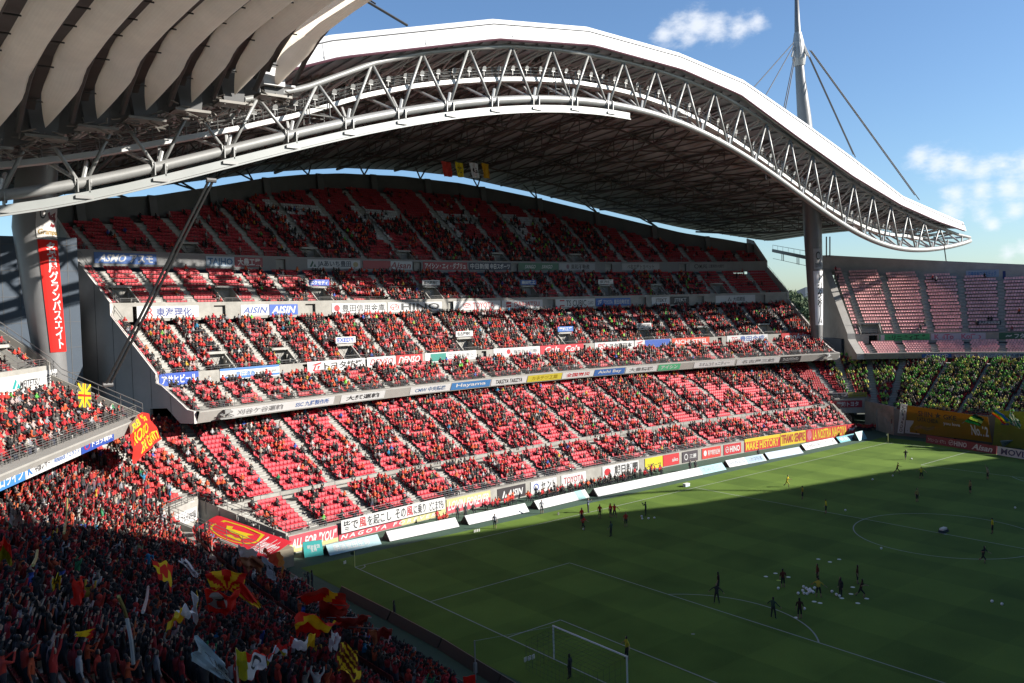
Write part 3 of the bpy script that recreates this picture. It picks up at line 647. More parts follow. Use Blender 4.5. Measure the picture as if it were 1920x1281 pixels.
# ------------------------------------------------------------------ roof of the main stand
KX = 1.035      # truss line is at Y = 13
def kx(P):
    P = np.array(P, float); P[:, 0] = -39.4+(P[:, 0]+39.4)*KX; P[:, 1] = 25.32+(P[:, 1]-25.32)*KX; return P
def smooth_tab(pts, deg=9):
    P = kx(pts); x = (P[:, 0]-52.6)/110; c = np.polyfit(x, P[:, 1], deg); return lambda q: float(np.polyval(c, (q-52.6)/110))
ZB = smooth_tab([(-62, 39.2), (-56, 38.2), (-45, 36.0), (-36, 35.7), (-27.9, 36.7), (-21.5, 38.1), (-10.6, 41.4), (1.1, 45.2), (6.8, 46.9), (18, 50.4), (24, 51.8), (33.5, 52.9), (42.2, 53.5), (51.7, 53.8), (60, 53.5), (67.2, 52.8), (82.2, 48.8), (97.8, 42.6), (105, 40.4), (112, 38.6), (119.7, 37), (136.7, 35.4), (150, 36.2), (161.4, 38.2), (167, 39.6)])
TT = kx([(-57, 38.7), (-49, 39.4), (-36, 41.3), (-20, 44.3), (-4.6, 48.1), (1.2, 50), (9.8, 54.0), (16.4, 56.2), (23.1, 57.9), (30, 59.3), (37, 60.1), (43.9, 60.5), (51.3, 60.6), (58.2, 60.4), (65.2, 59.8), (72.2, 58.9), (78.8, 57.4), (85.4, 55.6), (91.5, 53.9), (98, 51.9), (104, 50.), (109.8, 48.1), (125, 44.3), (140, 41.3), (155, 39.2), (161.4, 38.7)])
ZT = lambda q: float(np.interp(q, TT[:, 0], TT[:, 1]))
FB = kx([(-54, 39.8), (-45, 41), (-22, 44.4), (-2.2, 50.9), (4.9, 53.6), (26.9, 59.4), (43.5, 61.4), (61.9, 60.9), (76.1, 59), (92.5, 53.7), (109.6, 48.5), (127.4, 44.1), (143, 41.5), (156, 39.9)])
FT = kx([(-54, 42.), (-45, 43.6), (-24, 46), (-4, 53), (4.2, 56), (26.5, 61.9), (42.8, 63.9), (61.9, 63.5), (77.6, 61.7), (95.8, 56.6), (109.7, 52.4), (129.5, 46), (152.9, 42.3), (156, 41.9)])
RB = np.array([(-24.5, 41.5), (-20, 42.5), (-16, 44.9), (-14.4, 45.9), (-10.6, 48.9), (-7.9, 51.5), (-5.7, 53.6), (-1.9, 56.), (1.5, 56.7), (4.6, 56.4), (9.1, 53.6), (13.8, 49.8), (18.7, 45.7), (24.4, 42.2)])
roof = empty('stand_roof', (52.6, 10, 54), 'vast arched roof with a white edge and a tubular steel truss over the main stand', 'roof')
X0, X1 = -54., 162.; XS = np.linspace(X0, X1, 85)
def back(x):
    s = max(-.42, min(.42, (x-52.6)/258)); t = math.asin(s); R = 258.5; z = np.interp(degrees(t), RB[:, 0], RB[:, 1])
    return np.array([52.6+R*sin(t), -173+R*cos(t), z])
def under(x, v, dz=0.):
    a = np.array([x, 11.8, np.interp(x, FB[:, 0], FB[:, 1])+.35]); c = back(x); p = a*(1-v)+c*v; p[2] += 1.2*sin(pi*v)+dz; return p
b = MB(); NV = 10
for i in range(84):
    for j in range(NV):
        q = [under(XS[i], j/NV), under(XS[i+1], j/NV), under(XS[i+1], (j+1)/NV), under(XS[i], (j+1)/NV)]; b.quad(*q)
        up = [p+np.array([0, 0, np.interp(0 if (k in (0, 1)) and j == 0 else 1, [0, 1], [.0, 1.0])*1.3]) for k, p in enumerate(q)]; b.quad(*up[::-1])
    p, q = under(XS[i], 1), under(XS[i+1], 1); b.quad(p, q, q+[0, 0, 1.3], p+[0, 0, 1.3])
for x in (X0, X1):
    for j in range(NV): p, q = under(x, j/NV), under(x, (j+1)/NV); b.quad(p, q, q+[0, 0, 1.3], p+[0, 0, 1.3])
b.build('roof_deck', mt('roof_deck', (.84, .94, 1.0), .8, noise=.3, scale=.25), roof)
b = MB(); 
FBk = sorted(set(list(FB[:, 0])+list(FT[:, 0])))
for a, c in zip(FBk[:-1], FBk[1:]):
    za, zc, ta, tc_ = [np.interp(q, T[:, 0], T[:, 1]) for T in (FB, FT) for q in (a, c)]
    b.hexa([(a, 11.5, za), (c, 11.5, zc), (c, 12.3, zc), (a, 12.3, za), (a, 11.9, ta-.75), (c, 11.9, tc_-.75), (c, 12.6, tc_-.75), (a, 12.6, ta-.75)], 0)
    b.hexa([(a, 11.93, ta-.72), (c, 11.93, tc_-.72), (c, 12.9, tc_-.72), (a, 12.9, ta-.72), (a, 12.2, ta), (c, 12.2, tc_), (c, 13.8, tc_), (a, 13.8, ta)], 0)
b.build('white_fascia', whitem, roof)
b = MB(); b.tube([(x, 11.55, np.interp(x, FB[:, 0], FB[:, 1])-.12) for x in np.linspace(X0, X1, 120)], .16, 6)
b.build('gutter', maroon, roof)
b = MB()
for x in np.arange(-50, 156, 13.6):
    z0_, z1_ = np.interp(x, FB[:, 0], FB[:, 1]), np.interp(x, FT[:, 0], FT[:, 1]); b.box(x, 11.46, z0_+.1, x+.05, 11.49, z0_+.2+(z1_-z0_)*.1); b.tube([(x, 11.48, z0_+.1), (x, 11.88, z1_-.8)], .02, 4)
b.tube([(x, 11.86, np.interp(x, FT[:, 0], FT[:, 1])-.74) for x in FT[:, 0]], .07, 4)
b.build('panel_seam', steel_d, roof)
xs = np.linspace(-60, 168., 160)
smooth_tube('lower_chord', [(x, 13, ZB(x)) for x in xs], .52, steel, roof, 14)
smooth_tube('upper_chord', [(x, 13, ZT(x)) for x in xs], .34, steel, roof, 10)
XN = [14.8+7.09*i-7.09*10 for i in range(32)]; XN = [x for x in XN if -58 < x < 164]
CD = lambda x: ZB(x)+max(.8, min(5.2, (ZT(x)-ZB(x))*.78))   # rear chord
smooth_tube('rear_chord', [(x, 20.2, CD(x)+.2) for x in xs], .2, steel_d, roof, 8)
for x in XN:
    for dx in (-3.54, 3.54):
        if x+dx > 167 or (ZT(x+dx)-ZB(x)) < .9: continue
        if sum(1 for c in roof.children if c.name.startswith('diagonal_brace')) >= 60: break
        smooth_tube('diagonal_brace', [(x+dx*.08, 13, ZB(x)), (x+dx, 13, ZT(x+dx))], .19, steel, roof, 8)
b = MB()
for x in XN:
    b.tube([(x, 13, ZB(x)), (x-3.4, 20.2, CD(x-3.4))], .2, 6); b.tube([(x, 13, ZB(x)), (x+1.2, 16.5, ZB(x)+2.6)], .2, 6)
    b.tube([(x+3.54, 13, ZT(x+3.54)), (x+3.54+3.4, 20.2, CD(x+6.8))], .18, 6); b.tube([(x+3.54, 13, ZT(x+3.54)), (x, 20.2, CD(x))], .15, 6)
    b.tube([(x, 20.2, CD(x)), (x+1, 25.5, under(x+1, .17)[2]-.4)], .15, 6); b.tube([(x, 13, ZB(x)), (x+.4, 13, ZB(x)+1.6)], .2, 6)
for x in np.arange(-54, 160, 3.54):
    b.tube([(x, 13, ZT(x)), (x+1.77, 20.2, CD(x+1.77)+.2)], .13, 5); b.tube([(x, 13, ZT(x)), (x-1.77, 20.2, CD(x-1.77)+.2)], .13, 5)
    b.tube([(x, 20.2, CD(x)+.2), (x+1.77, 24, under(x+1.77, .17)[2]-.3)], .1, 5); b.tube([(x, 20.2, CD(x)+.2), (x-1.77, 24, under(x-1.77, .17)[2]-.3)], .1, 5)
b.build('inner_bracing', mt('pale_brace_steel', (.8, .8, .78), .5, .2, noise=.1), roof)
for zo, yy in ((1.1, 18.2), (2.4, 22.)):
    b = MB(); b.tube([(x, yy, CD(x)+zo) for x in np.linspace(-50, 158, 90)], .12, 5); b.build('service_pipe', steel, roof)
# crane rail under the lower chord of the near half
b = MB(); XR = np.arange(-58, 57.2, 3.4)
for a, c in zip(XR[:-1], XR[1:]):
    b.hexa([(a, 12.3, ZB(a)-1.75), (c, 12.3, ZB(c)-1.75), (c, 13.3, ZB(c)-1.75), (a, 13.3, ZB(a)-1.75), (a, 12.3, ZB(a)-.95), (c, 12.3, ZB(c)-.95), (c, 13.3, ZB(c)-.95), (a, 13.3, ZB(a)-.95)])
    b.box(a, 12.1, ZB(a)-2.0, c, 12.3, ZB(c)-1.85) if abs(ZB(a)-ZB(c)) < .05 else b.hexa([(a, 12.05, ZB(a)-1.98), (c, 12.05, ZB(c)-1.98), (c, 12.3, ZB(c)-1.98), (a, 12.3, ZB(a)-1.98), (a, 12.05, ZB(a)-1.8), (c, 12.05, ZB(c)-1.8), (c, 12.3, ZB(c)-1.8), (a, 12.3, ZB(a)-1.8)])
b.build('crane_rail', mt('rail_paint', (.46, .48, .46), .45, .1, noise=.08), roof)
for x in XN:
    if x > 55: continue
    b = MB(); z0_ = ZB(x); b.box(x-.55, 12.3, z0_-.98, x-.45, 13.6, z0_+.3); b.box(x+.45, 12.3, z0_-.98, x+.55, 13.6, z0_+.3); b.tube([(x-.75, 13, z0_), (x-.6, 13, z0_)], .64, 12); b.tube([(x+.6, 13, z0_), (x+.75, 13, z0_)], .64, 12); b.box(x-.8, 12.1, z0_-1.6, x+.8, 12.28, z0_-1.3)
    b.build('rail_hanger', steel, roof)
# catwalk with floodlights
b = MB(); XC = np.arange(-44, 150, 1.7); CW = lambda x: ZB(x)+min(3.5, .52*(ZT(x)-ZB(x)))
for a, c in zip(XC[:-1], XC[1:]):
    b.hexa([(a, 15.2, CW(a)-.55), (c, 15.2, CW(c)-.55), (c, 16.6, CW(c)-.55), (a, 16.6, CW(a)-.55), (a, 15.2, CW(a)), (c, 15.2, CW(c)), (c, 16.6, CW(c)), (a, 16.6, CW(a))])
cw = b.build('catwalk', mt('catwalk_grating', (.85, .85, .82), .5, .2), roof)
b = MB()
for y in (15.2, 16.6):
    for hh in (.45, .85, 1.3): b.tube([(x, y, CW(x)+hh) for x in XC], .05, 4)
    for x in XC: b.tube([(x, y, CW(x)), (x, y, CW(x)+1.3)], .06, 4)
b.build('railing', galv, cw)
fl = [x for x in np.arange(-10, 140, 2.45)]
lampm = mt('floodlight_glass', (.75, .77, .8), .15, .5)
def floodlight(x, y, z, par):
    b = MB(); b.tube([(x, y, z-.9), (x, y, z-.1)], .05, 5); b.box(x-.3, y-.1, z-.3, x+.3, y-.02, z-.22); b.tube([(x, y+.25, z+.18), (x, y+.05, z+.08), (x, y-.18, z)], [.12, .26, .32], 8)
    o = b.build('floodlight', steel, par); return o
for x in fl[:60]: floodlight(x, 14.9, CW(x)+1.1, roof)
for x in (4.0, 42, 68, 94, 118):        # hanging cages
    b = MB(); z0_ = ZB(x)+1.0
    for dx in (0, 2.6):
        for dy in (15, 16.6): b.tube([(x+dx, dy, z0_), (x+dx, dy, z0_+3.4)], .08, 4)
    for zz in (z0_, z0_+1., z0_+2.): b.tube([(x, 15, zz), (x+2.6, 15, zz), (x+2.6, 16.6, zz), (x, 16.6, zz), (x, 15, zz)], .06, 4)
    b.box(x, 15, z0_-.08, x+2.6, 16.6, z0_); b.build('hanging_cage', steel, roof)
# ribs, purlins and stripes of roof deck on the underside
b = MB()
for x in np.arange(-50, 158, 2.36): b.tube([under(x, v, -.25) for v in np.linspace(.02, .98, 9)], .13, 4)
b.build('purlins', mt('purlin_steel', (.24, .27, .29), .6), roof)
for x in np.arange(-40.6, 150, 13.7):
    b = MB(); vs = np.linspace(.08, .96, 13); lo = [under(x, v, -.6-3.4*sin(pi*v)) for v in vs]; up = [under(x, v, -.5) for v in vs]
    b.tube(lo, .26, 6); b.tube(up, .2, 6)
    for i in range(12): b.tube([lo[i], up[i+1]] if i % 2 else [up[i], lo[i+1]], .12, 5); b.tube([lo[i], up[i]], .1, 5)
    b.build('rib_truss', steel_d, roof)
for v in (.2, .36, .52, .68, .84):
    b = MB(); b.tube([under(x, v, -1.2) for x in np.linspace(-48, 150, 60)], .2, 5)
    for i, x in enumerate(np.arange(-48, 148, 6.85)): b.tube([under(x, v-.08, -.5), under(x+6.85, v+.08, -.5)], .14, 4); b.tube([under(x, v+.08, -.5), under(x+6.85, v-.08, -.5)], .14, 4)
    b.build('longitudinal_truss', steel_d, roof)
slat = mt('lit_deck_paint', (.8, .76, .68), .7, noise=.2, trans=.5)  # pale strips paint in the deck lit by reflection between purlins
b = MB()
for i, x in enumerate(np.arange(-36, 146, 6.85)):
    for j, v in enumerate((.13, .24, .35, .46, .57, .68)):
        if (i*3+j*5) % 7 == 0: continue
        for k in range(5):
            xa = x+.8+k*1.0; 
            b.quad(under(xa, v, -.12), under(xa+.45, v, -.12), under(xa+.45+1.0, v+.055, -.12), under(xa+1.0, v+.055, -.12))
b.build('lit_deck_strips', slat, roof)
for x in (-22, -8, 6, 20, 34, 48, 62, 76, 90, 104, 118):   # struts from parapet to roof edge
    s = (x-52.6)/258; q = rad2s(degrees(math.asin(s))); 
    if not (2 < q < SU-1): continue
    b = MB(); p0 = RU.P(q, parR(q)+.2, parZ(q)-.1); bk = under(x, .96)
    for dx in (-1.9, 1.9): e = RU.dirs(q)[0]; b.tube([p0, (bk[0]+e[0]*dx, bk[1], bk[2]-.3+1.2)], .17, 6)
    b.build('roof_strut', steel_d, roof)
# hanging flags under the roof
for i, (x0, x1, c, lt) in enumerate([(827, 848, lin('#c0392b'), None), (852, 870, lin('#d8c21c'), 'S*C'), (880, 899, (.6, .6, .6), 'G'), (903, 919, lin('#c79a10'), None)]):
    Yf = 46.; pts = [at(x0+6, 331+i, Y=Yf), at(x1, 332+i, Y=Yf), at(x1-3, 305+i, Y=Yf), at(x0, 302+i, Y=Yf)]
    board('hanging_flag', ['plain red', 'yellow with dark letters', 'white with a dark letter G', 'plain orange yellow'][i]+' flag hanging from the dark roof structure', 'flag', quad_patch(*pts, wave=.12, seed=i), c, [(lt, .25, .3, .75, .7, BK, 0, .03)] if lt else [], group='flags hanging under the roof', mat=clothm, nv=6, thick=.03)

# ------------------------------------------------------------------ masts
def mast(label, path, radii, base_z=0):
    m = empty('mast', path[0], label, 'mast', 'roof masts'); smooth_tube('shaft', path, radii, mt('mast_paint', (.33, .325, .32), .4, .2, noise=.1), m, 20); return m
def mast_path(m):
    P = [(126.9, 27, 0), (126.4, 27, 16.7), (126.0, 27, 28), (125.4, 27, 41), (123.9, 27, 56), (122.9, 27, 64.4), (121.6, 27, 73), (120.9, 27, 82), (120.7, 27, 92)]
    return [(105.2-p[0] if m else p[0], p[1], p[2]) for p in P]
rr = [1.0, 1.17, 1.6, 1.89, 1.68, 1.42, .98, .62, .32]
mR = mast('tall white mast rising above the roof at the far end with cables fanning down', mast_path(False), rr)
PL = [(-20.7, 27, 0), (-21.8, 27, 22.8), (-22.65, 27, 35.6), (-21.8, 27, 45), (-19, 27, 60), (-16, 27, 78), (-13, 27, 100)]
mL = mast('near left mast wrapped in a tall red banner below the roof', PL, [1.2, 1.65, 2.1, 2.0, 1.7, 1.2, .4])
for m, mir in ((mR, False), (mL, True)):
    F = lambda p: (105.2-p[0], p[1], p[2]) if mir else p
    b = MB(); b.tube([F((121.45, 27, 75)), F((121.3, 27, 76.4)), F((121.1, 27, 79.8)), F((120.95, 27, 81.8))], [1.1, 1.42, 1.15, .75], 16)
    for dy, dx in ((-1.2, -1.2), (-1.4, .2), (.2, -1.6), (-1.2, 1.2), (0, 1.6), (.8, 1.0)): b.tube([F((121.1+dx*.6, 27+dy*.6, 79.5)), F((121.1+dx*1.3, 27+dy*1.3, 76.6))], .22, 6)
    b.build('collar', mt('collar_paint', (.62, .62, .6), .4, .2), m)
    for (ax, ay), (qx, qy) in [((1488, 80), (1410, 168)), ((1488, 86), (1433, 184)), ((1489, 106), (1469, 206)), ((1491, 108), (1472, 208)), ((1516, 106), (1600, 290)), ((1518, 106), (1604, 295)), ((1518, 94), (1715, 366)), ((1521, 95), (1724, 375))]:
        a, c = at(ax, ay, Y=26.), at(qx, qy, Y=17.)
        b = MB(); b.tube([F(a), F(c)], .1, 6); b.build('cable', blackm, m)
def strip_on(px_list, radius, cxs):   # sheet wrapped over the camera side of a mast
    pass
def mast_banner(name, label, mpath, rads, z0, z1, a0, a1, col, items, nu=8):
    P = np.array(mpath)
    def pt(u, v, lift=0.):
        z_ = z0+(z1-z0)*v; cx = np.interp(z_, P[:, 2], P[:, 0]); cy = np.interp(z_, P[:, 2], P[:, 1]); r = np.interp(z_, P[:, 2], rads)+.06+lift; a = RD(a0+(a1-a0)*u)
        return np.array([cx+r*cos(a), cy+r*sin(a), z_])
    return board(name, label, 'banner', pt, col, items, nu=nu, nv=10, thick=.03, mat=clothm)
V = '\n'.join
mast_banner('mast_banner', 'long red vertical banner with white characters wrapped on the left mast', PL, [1.2, 1.65, 2.1, 2.0, 1.7, 1.2, .4], 22.2, 34.2, -95, -20, lin('#e0251c'), [(V('名古屋グランパスエイト'), .28, .03, .74, .98, WH, 0, .03)])
mast_banner('mast_banner', 'white banner with a ball and red emblem above the red one on the left mast', PL, [1.2, 1.65, 2.1, 2.0, 1.7, 1.2, .4], 34.4, 37.7, -95, -20, (.6, .58, .55), [('@whale', .35, .3, .9, .95, lin('#8a1a22')), ('@ring', .12, .6, .34, .95, BK), ('Grampus', .05, .05, .95, .28, lin('#b08a1a'), .2, .02)])
mast_banner('mast_banner', 'pale vertical banner with black characters wrapped on the far mast', mast_path(False), rr, 20.2, 31.8, -155, -75, (.95, .95, .95), [(V('トヨタホーム'.replace('ー', '丨')), .3, .02, .85, .98, BK, 0, .03)])
mast_banner('mast_banner', 'grey vertical banner with a round ring emblem near the top of the far mast', mast_path(False), rr, 32.2, 36.6, -150, -88, (.5, .5, .5), [('@ring', .25, .45, .8, .85, BK), ('TOYOTA', .15, .1, .85, .28, BK)])
# stay cables from roof to ground in front of the left block
st = empty('stay_cable', at(195, 722, Y=19.2), 'twin black stay cables slanting down in front of the left end of the main stand', 'cable')
A_, B_ = at(392, 338, Y=11.), at(198, 722, Y=18.5)
for o in (0, .42): b = MB(); b.tube([A_+[o, 0, 0], B_+[o, 0, 0]], .145, 8); b.build('cable', blackm, st)
for q_ in (A_, B_): b = MB(); b.tube([q_+[-.25, 0, 0], q_+[.7, 0, .0]], .24, 8); b.build('clamp', steel_d, st)
for (a, c, r, lb) in (((1770, 460, 10.), (1775, 497, 12.), .12, 'thin dark stay hanging below the tip of the roof at the far end'),):
    s_ = empty('stay_cable', at(c[0], c[1], Y=c[2]), lb, 'cable'); b = MB(); b.tube([at(a[0], a[1], Y=a[2]), at(c[0], c[1], Y=c[2]+10)], r, 6); b.build('cable', blackm, s_)
for i, (px, y0, y1) in enumerate(((1549.5, 450, 476), (1556, 450, 476))):
    s_ = empty('roof_post', at(px, y1, Y=34), 'slim dark post right of the far mast, '+('nearer the mast' if i == 0 else 'outer one of the pair'), 'post'); b = MB(); b.tube([at(px, y0-6, Y=34), at(px, y1+6, Y=34)], .15, 8); b.build('post', steel_d, s_)
# bridge between main stand and far mast
br = empty('service_bridge', at(1450, 470, Y=48), 'narrow sloping service bridge joining the main stand to the far mast', 'footbridge')
p, q = at(1449, 470, Y=52), at(1512, 483, Y=29); b = MB(); b.hexa([p+[0, 0, -.3], q+[0, 0, -.3], q+[.8, .8, -.3], p+[.8, .8, -.3], p+[0, 0, .4], q+[0, 0, .4], q+[.8, .8, .4], p+[.8, .8, .4]]); b.build('girder', steel_d, br)
b = MB(); b.tube([p+[0, 0, 1.4], q+[0, 0, 1.4]], .05, 4); b.tube([p+[0, 0, -2.], q+[0, 0, -1.8]], .05, 4)
for t in np.linspace(0, 1, 7): b.tube([p*(1-t)+q*t+[0, 0, .3], p*(1-t)+q*t+[0, 0, 1.4]], .04, 4)
for t in (.3, .35, .75, .8): b.tube([p*(1-t)+q*t+[0, 0, -.3], p*(1-t)+q*t+[0, 0, -2.]], .1, 4)
b.build('handrail', galv, br)

# ------------------------------------------------------------------ folded retractable roof
ret = empty('folding_roof', (-20, -34, 50), 'folded retractable roof of eight swollen beige membrane tubes overhead at upper left', 'roof')
PT = 4.28
def zmid(x): return 49.0+.30*(x+3.05)
def lobe(xc):
    b = MB(); zt = zmid(xc); Ls = list(np.linspace(0, 1, 15)**1.6*12)+list(np.linspace(14, 72, 20)); Ls += [86-l_ for l_ in Ls[::-1] if l_ < 13.9]
    prev = None; NS = 16
    for i, l_ in enumerate(Ls):
        e = min(l_, 86-l_); t = min(1., e/4.5); w = (1.5-.22*min(1, e/14))*(1-(1-t)**1.9)+.02; rise = 4.3*(1-(1-min(1, e/8.))**2.0); D = (1.5-.3*min(1, e/14))*(t**.8)+.05
        zc = zt+rise*1.05+.6*sin(pi*min(1, e/43)); y = 8-l_; sh = 1.0*t
        row = []
        for k in range(NS+1):
            a = pi*k/NS; row.append((xc+sh+w*cos(a)*-1, y, zc-D*sin(a)**.85))
        if prev:
            for k in range(NS): b.quad(prev[k], prev[k+1], row[k+1], row[k])
        prev = row
    return b.build('membrane_tube', membrane, ret, True)
for i in range(8): lobe(-3.05-PT*i)
for i in range(8):
    x = -3.05-PT*i; b = MB(); z0_ = zmid(x)
    for l0, l1 in zip([1.0, 2, 3.5, 5, 7, 9, 12, 20, 40, 60], [2, 3.5, 5, 7, 9, 12, 20, 40, 60, 84]):  # wide dark strips added so the gaps between tubes stay dark
        zz = [z0_+4.35*(1-(1-min(1, q/10))**2)*1.02+.35 for q in (l0, l1)]; ee = [1.0*min(1, q/4.5) for q in (l0, l1)]; h_ = [.85, .85] if l0 >= 3.5 else [1.0, .8]
        b.hexa([(x+ee[0]-PT/2-h_[0], 8-l0, zz[0]), (x+ee[0]-PT/2+h_[0], 8-l0, zz[0]), (x+ee[1]-PT/2+h_[1], 8-l1, zz[1]), (x+ee[1]-PT/2-h_[1], 8-l1, zz[1]), (x+ee[0]-PT/2-h_[0], 8-l0, zz[0]+.5), (x+ee[0]-PT/2+h_[0], 8-l0, zz[0]+.5), (x+ee[1]-PT/2+h_[1], 8-l1, zz[1]+.5), (x+ee[1]-PT/2-h_[1], 8-l1, zz[1]+.5)])
    for sx in (-2.14, 2.14):
        P_ = [(x+sx, 8-l_, z0_+4.0*(1-(1-min(1, l_/12))**2)+.75) for l_ in (0, 3, 6, 9, 12, 16, 30, 55, 80)]
        b.tube(P_, .28, 6)
    for l_ in np.arange(2, 40, 4.4): zz = z0_+4.0*(1-(1-min(1, l_/12))**2)+.75; b.tube([(x-2.1, 8-l_, zz-.3), (x-.3, 8-l_, zz-.25)], .07, 5)
    b.hexa([(x-1.0, 8.2, z0_-.6), (x+1.0, 8.2, z0_-.6), (x+1.0, 9.2, z0_-.6), (x-1, 9.2, z0_-.6), (x-1.6, 8.2, z0_+4), (x+1.6, 8.2, z0_+4), (x+1.6, 9.2, z0_+4), (x-1.6, 9.2, z0_+4)])
    b.build('frame', mt('frame_and_gap_dark', (.10, .10, .10), .6, noise=.2), ret)
    b = MB(); rs = random.Random(i)
    for k in range(26):
        p0_ = np.array([x+rs.uniform(-2, 2), rs.uniform(7.4, 9.8), z0_-.4-rs.uniform(0, 1.4)]); b.tube([p0_, p0_+[rs.uniform(-1.2, 1.2), rs.uniform(-.6, .6), rs.uniform(-.5, .5)]], .08, 4)
    b.box(x-1.7, 7.6, z0_-1.0, x+1.7, 9.6, z0_-.75); b.build('trolley', mt('trolley_steel', (.30, .28, .25), .5, .4, noise=.3), ret)
b = MB(); xa, xb = -3.05-PT*7.5, 1.5
b.quad((xa, 9, zmid(xa)+4.6), (xb, 9, zmid(xb)+4.6), (xb, -2, zmid(xb)+5.8), (xa, -2, zmid(xa)+5.8)); b.quad((xa, -2, zmid(xa)+5.8), (xb, -2, zmid(xb)+5.8), (xb, -78, zmid(xb)+5.8), (xa, -78, zmid(xa)+5.8))
b.build('top_membrane', mt('top_membrane', (1.5, 1.4, 1.25), .8, trans=.6), ret)
b = MB(); b.quad((xa, 10.9, zmid(xa)-1), (-2.6, 10.9, zmid(-2.6)+.2), (-2.6, 10.9, zmid(-2.6)+7), (xa, 10.9, zmid(xa)+8)); b.quad((xa, 10.9, zmid(xa)+8), (xa, 8, zmid(xa)+6.2), (-2.6, 8, zmid(-2.6)+6.2), (-2.6, 10.9, zmid(-2.6)+7)); b.build('dark_gap_panel', steel_d, ret)  # added dark panel, keeps the tube ends dark against sky and fascia
b = MB(); b.box(-4.4, 7.6, zmid(-3)+.1, -2.1, 9.4, zmid(-3)+1.9); b.box(-2.0, 8.4, zmid(-3)+.4, -.6, 9.3, zmid(-3)+.6); b.build('end_cover', whitem, ret)
ec = empty('roof_cable', at(705, 14, Y=16), 'short dark cable crossing the sky beside the last beige membrane tube', 'cable'); b = MB(); b.tube([at(690, 4, Y=14), at(764, 48, Y=14)], .16, 6); b.build('cable', blackm, ec)

# ------------------------------------------------------------------ roof of the near stand (unseen slab, its edge shaped to cast the shadow line)
nr = empty('stand_roof', (100, -70, 50), 'unseen slab for the near stand roof, edge shaped to cast the pitch shadow', 'roof'); b = MB()
SUNV = np.array([SUN_AZ[0]*cos(SUN_EL), SUN_AZ[1]*cos(SUN_EL), sin(SUN_EL)]); kz = 50/SUNV[2]
def src(x, y, z0_=0.): return (x+SUNV[0]*(50-z0_)/SUNV[2], y+SUNV[1]*(50-z0_)/SUNV[2])
edge = [(-20, -93), src(-33.1, -23.2, 14), src(-25.4, -12.2, 10.3), src(-20.7, -7.8, 7.9), src(-15.6, -4.7, 5.4), src(-8.5, 3.8, .3), src(-3.8, 4.9), src(2.4, 4.4), src(7.6, 3.4), src(12.8, 2), src(18, .3), src(25.3, -1.5), src(33, -2.8), src(39.4, -5.5), src(46.6, -8), src(51.6, -9.2), src(63, -11.5), src(82, -15), src(105.4, -22), src(128, -29), src(140, -34)]  # edge run back along the sun from the wanted shadow line
for (ax, ay), (cx_, cy_) in (((36.5, 4.9), (44.5, 2.6)), ((44.5, 2.6), (51.5, -1.6)), ((51.5, -1.6), (58, -9.))):  # unseen strips added to cast the thin shadow streak on the grass
    p0, p1 = src(ax, ay), src(cx_, cy_); b.hexa([(*p0, 50), (*p1, 50), (p1[0], p1[1]+1.1, 50), (p0[0], p0[1]+.5, 50), (*p0, 50.5), (*p1, 50.5), (p1[0], p1[1]+1.1, 50.5), (p0[0], p0[1]+.5, 50.5)])
for a, c in zip(edge[:-1], edge[1:]): b.hexa([(*a, 50), (*c, 50), (c[0], -170, 50), (a[0], -170, 50), (*a, 51.5), (*c, 51.5), (c[0], -170, 51.5), (a[0], -170, 51.5)])
b.build('roof_deck', MATS['roof_deck'], nr)

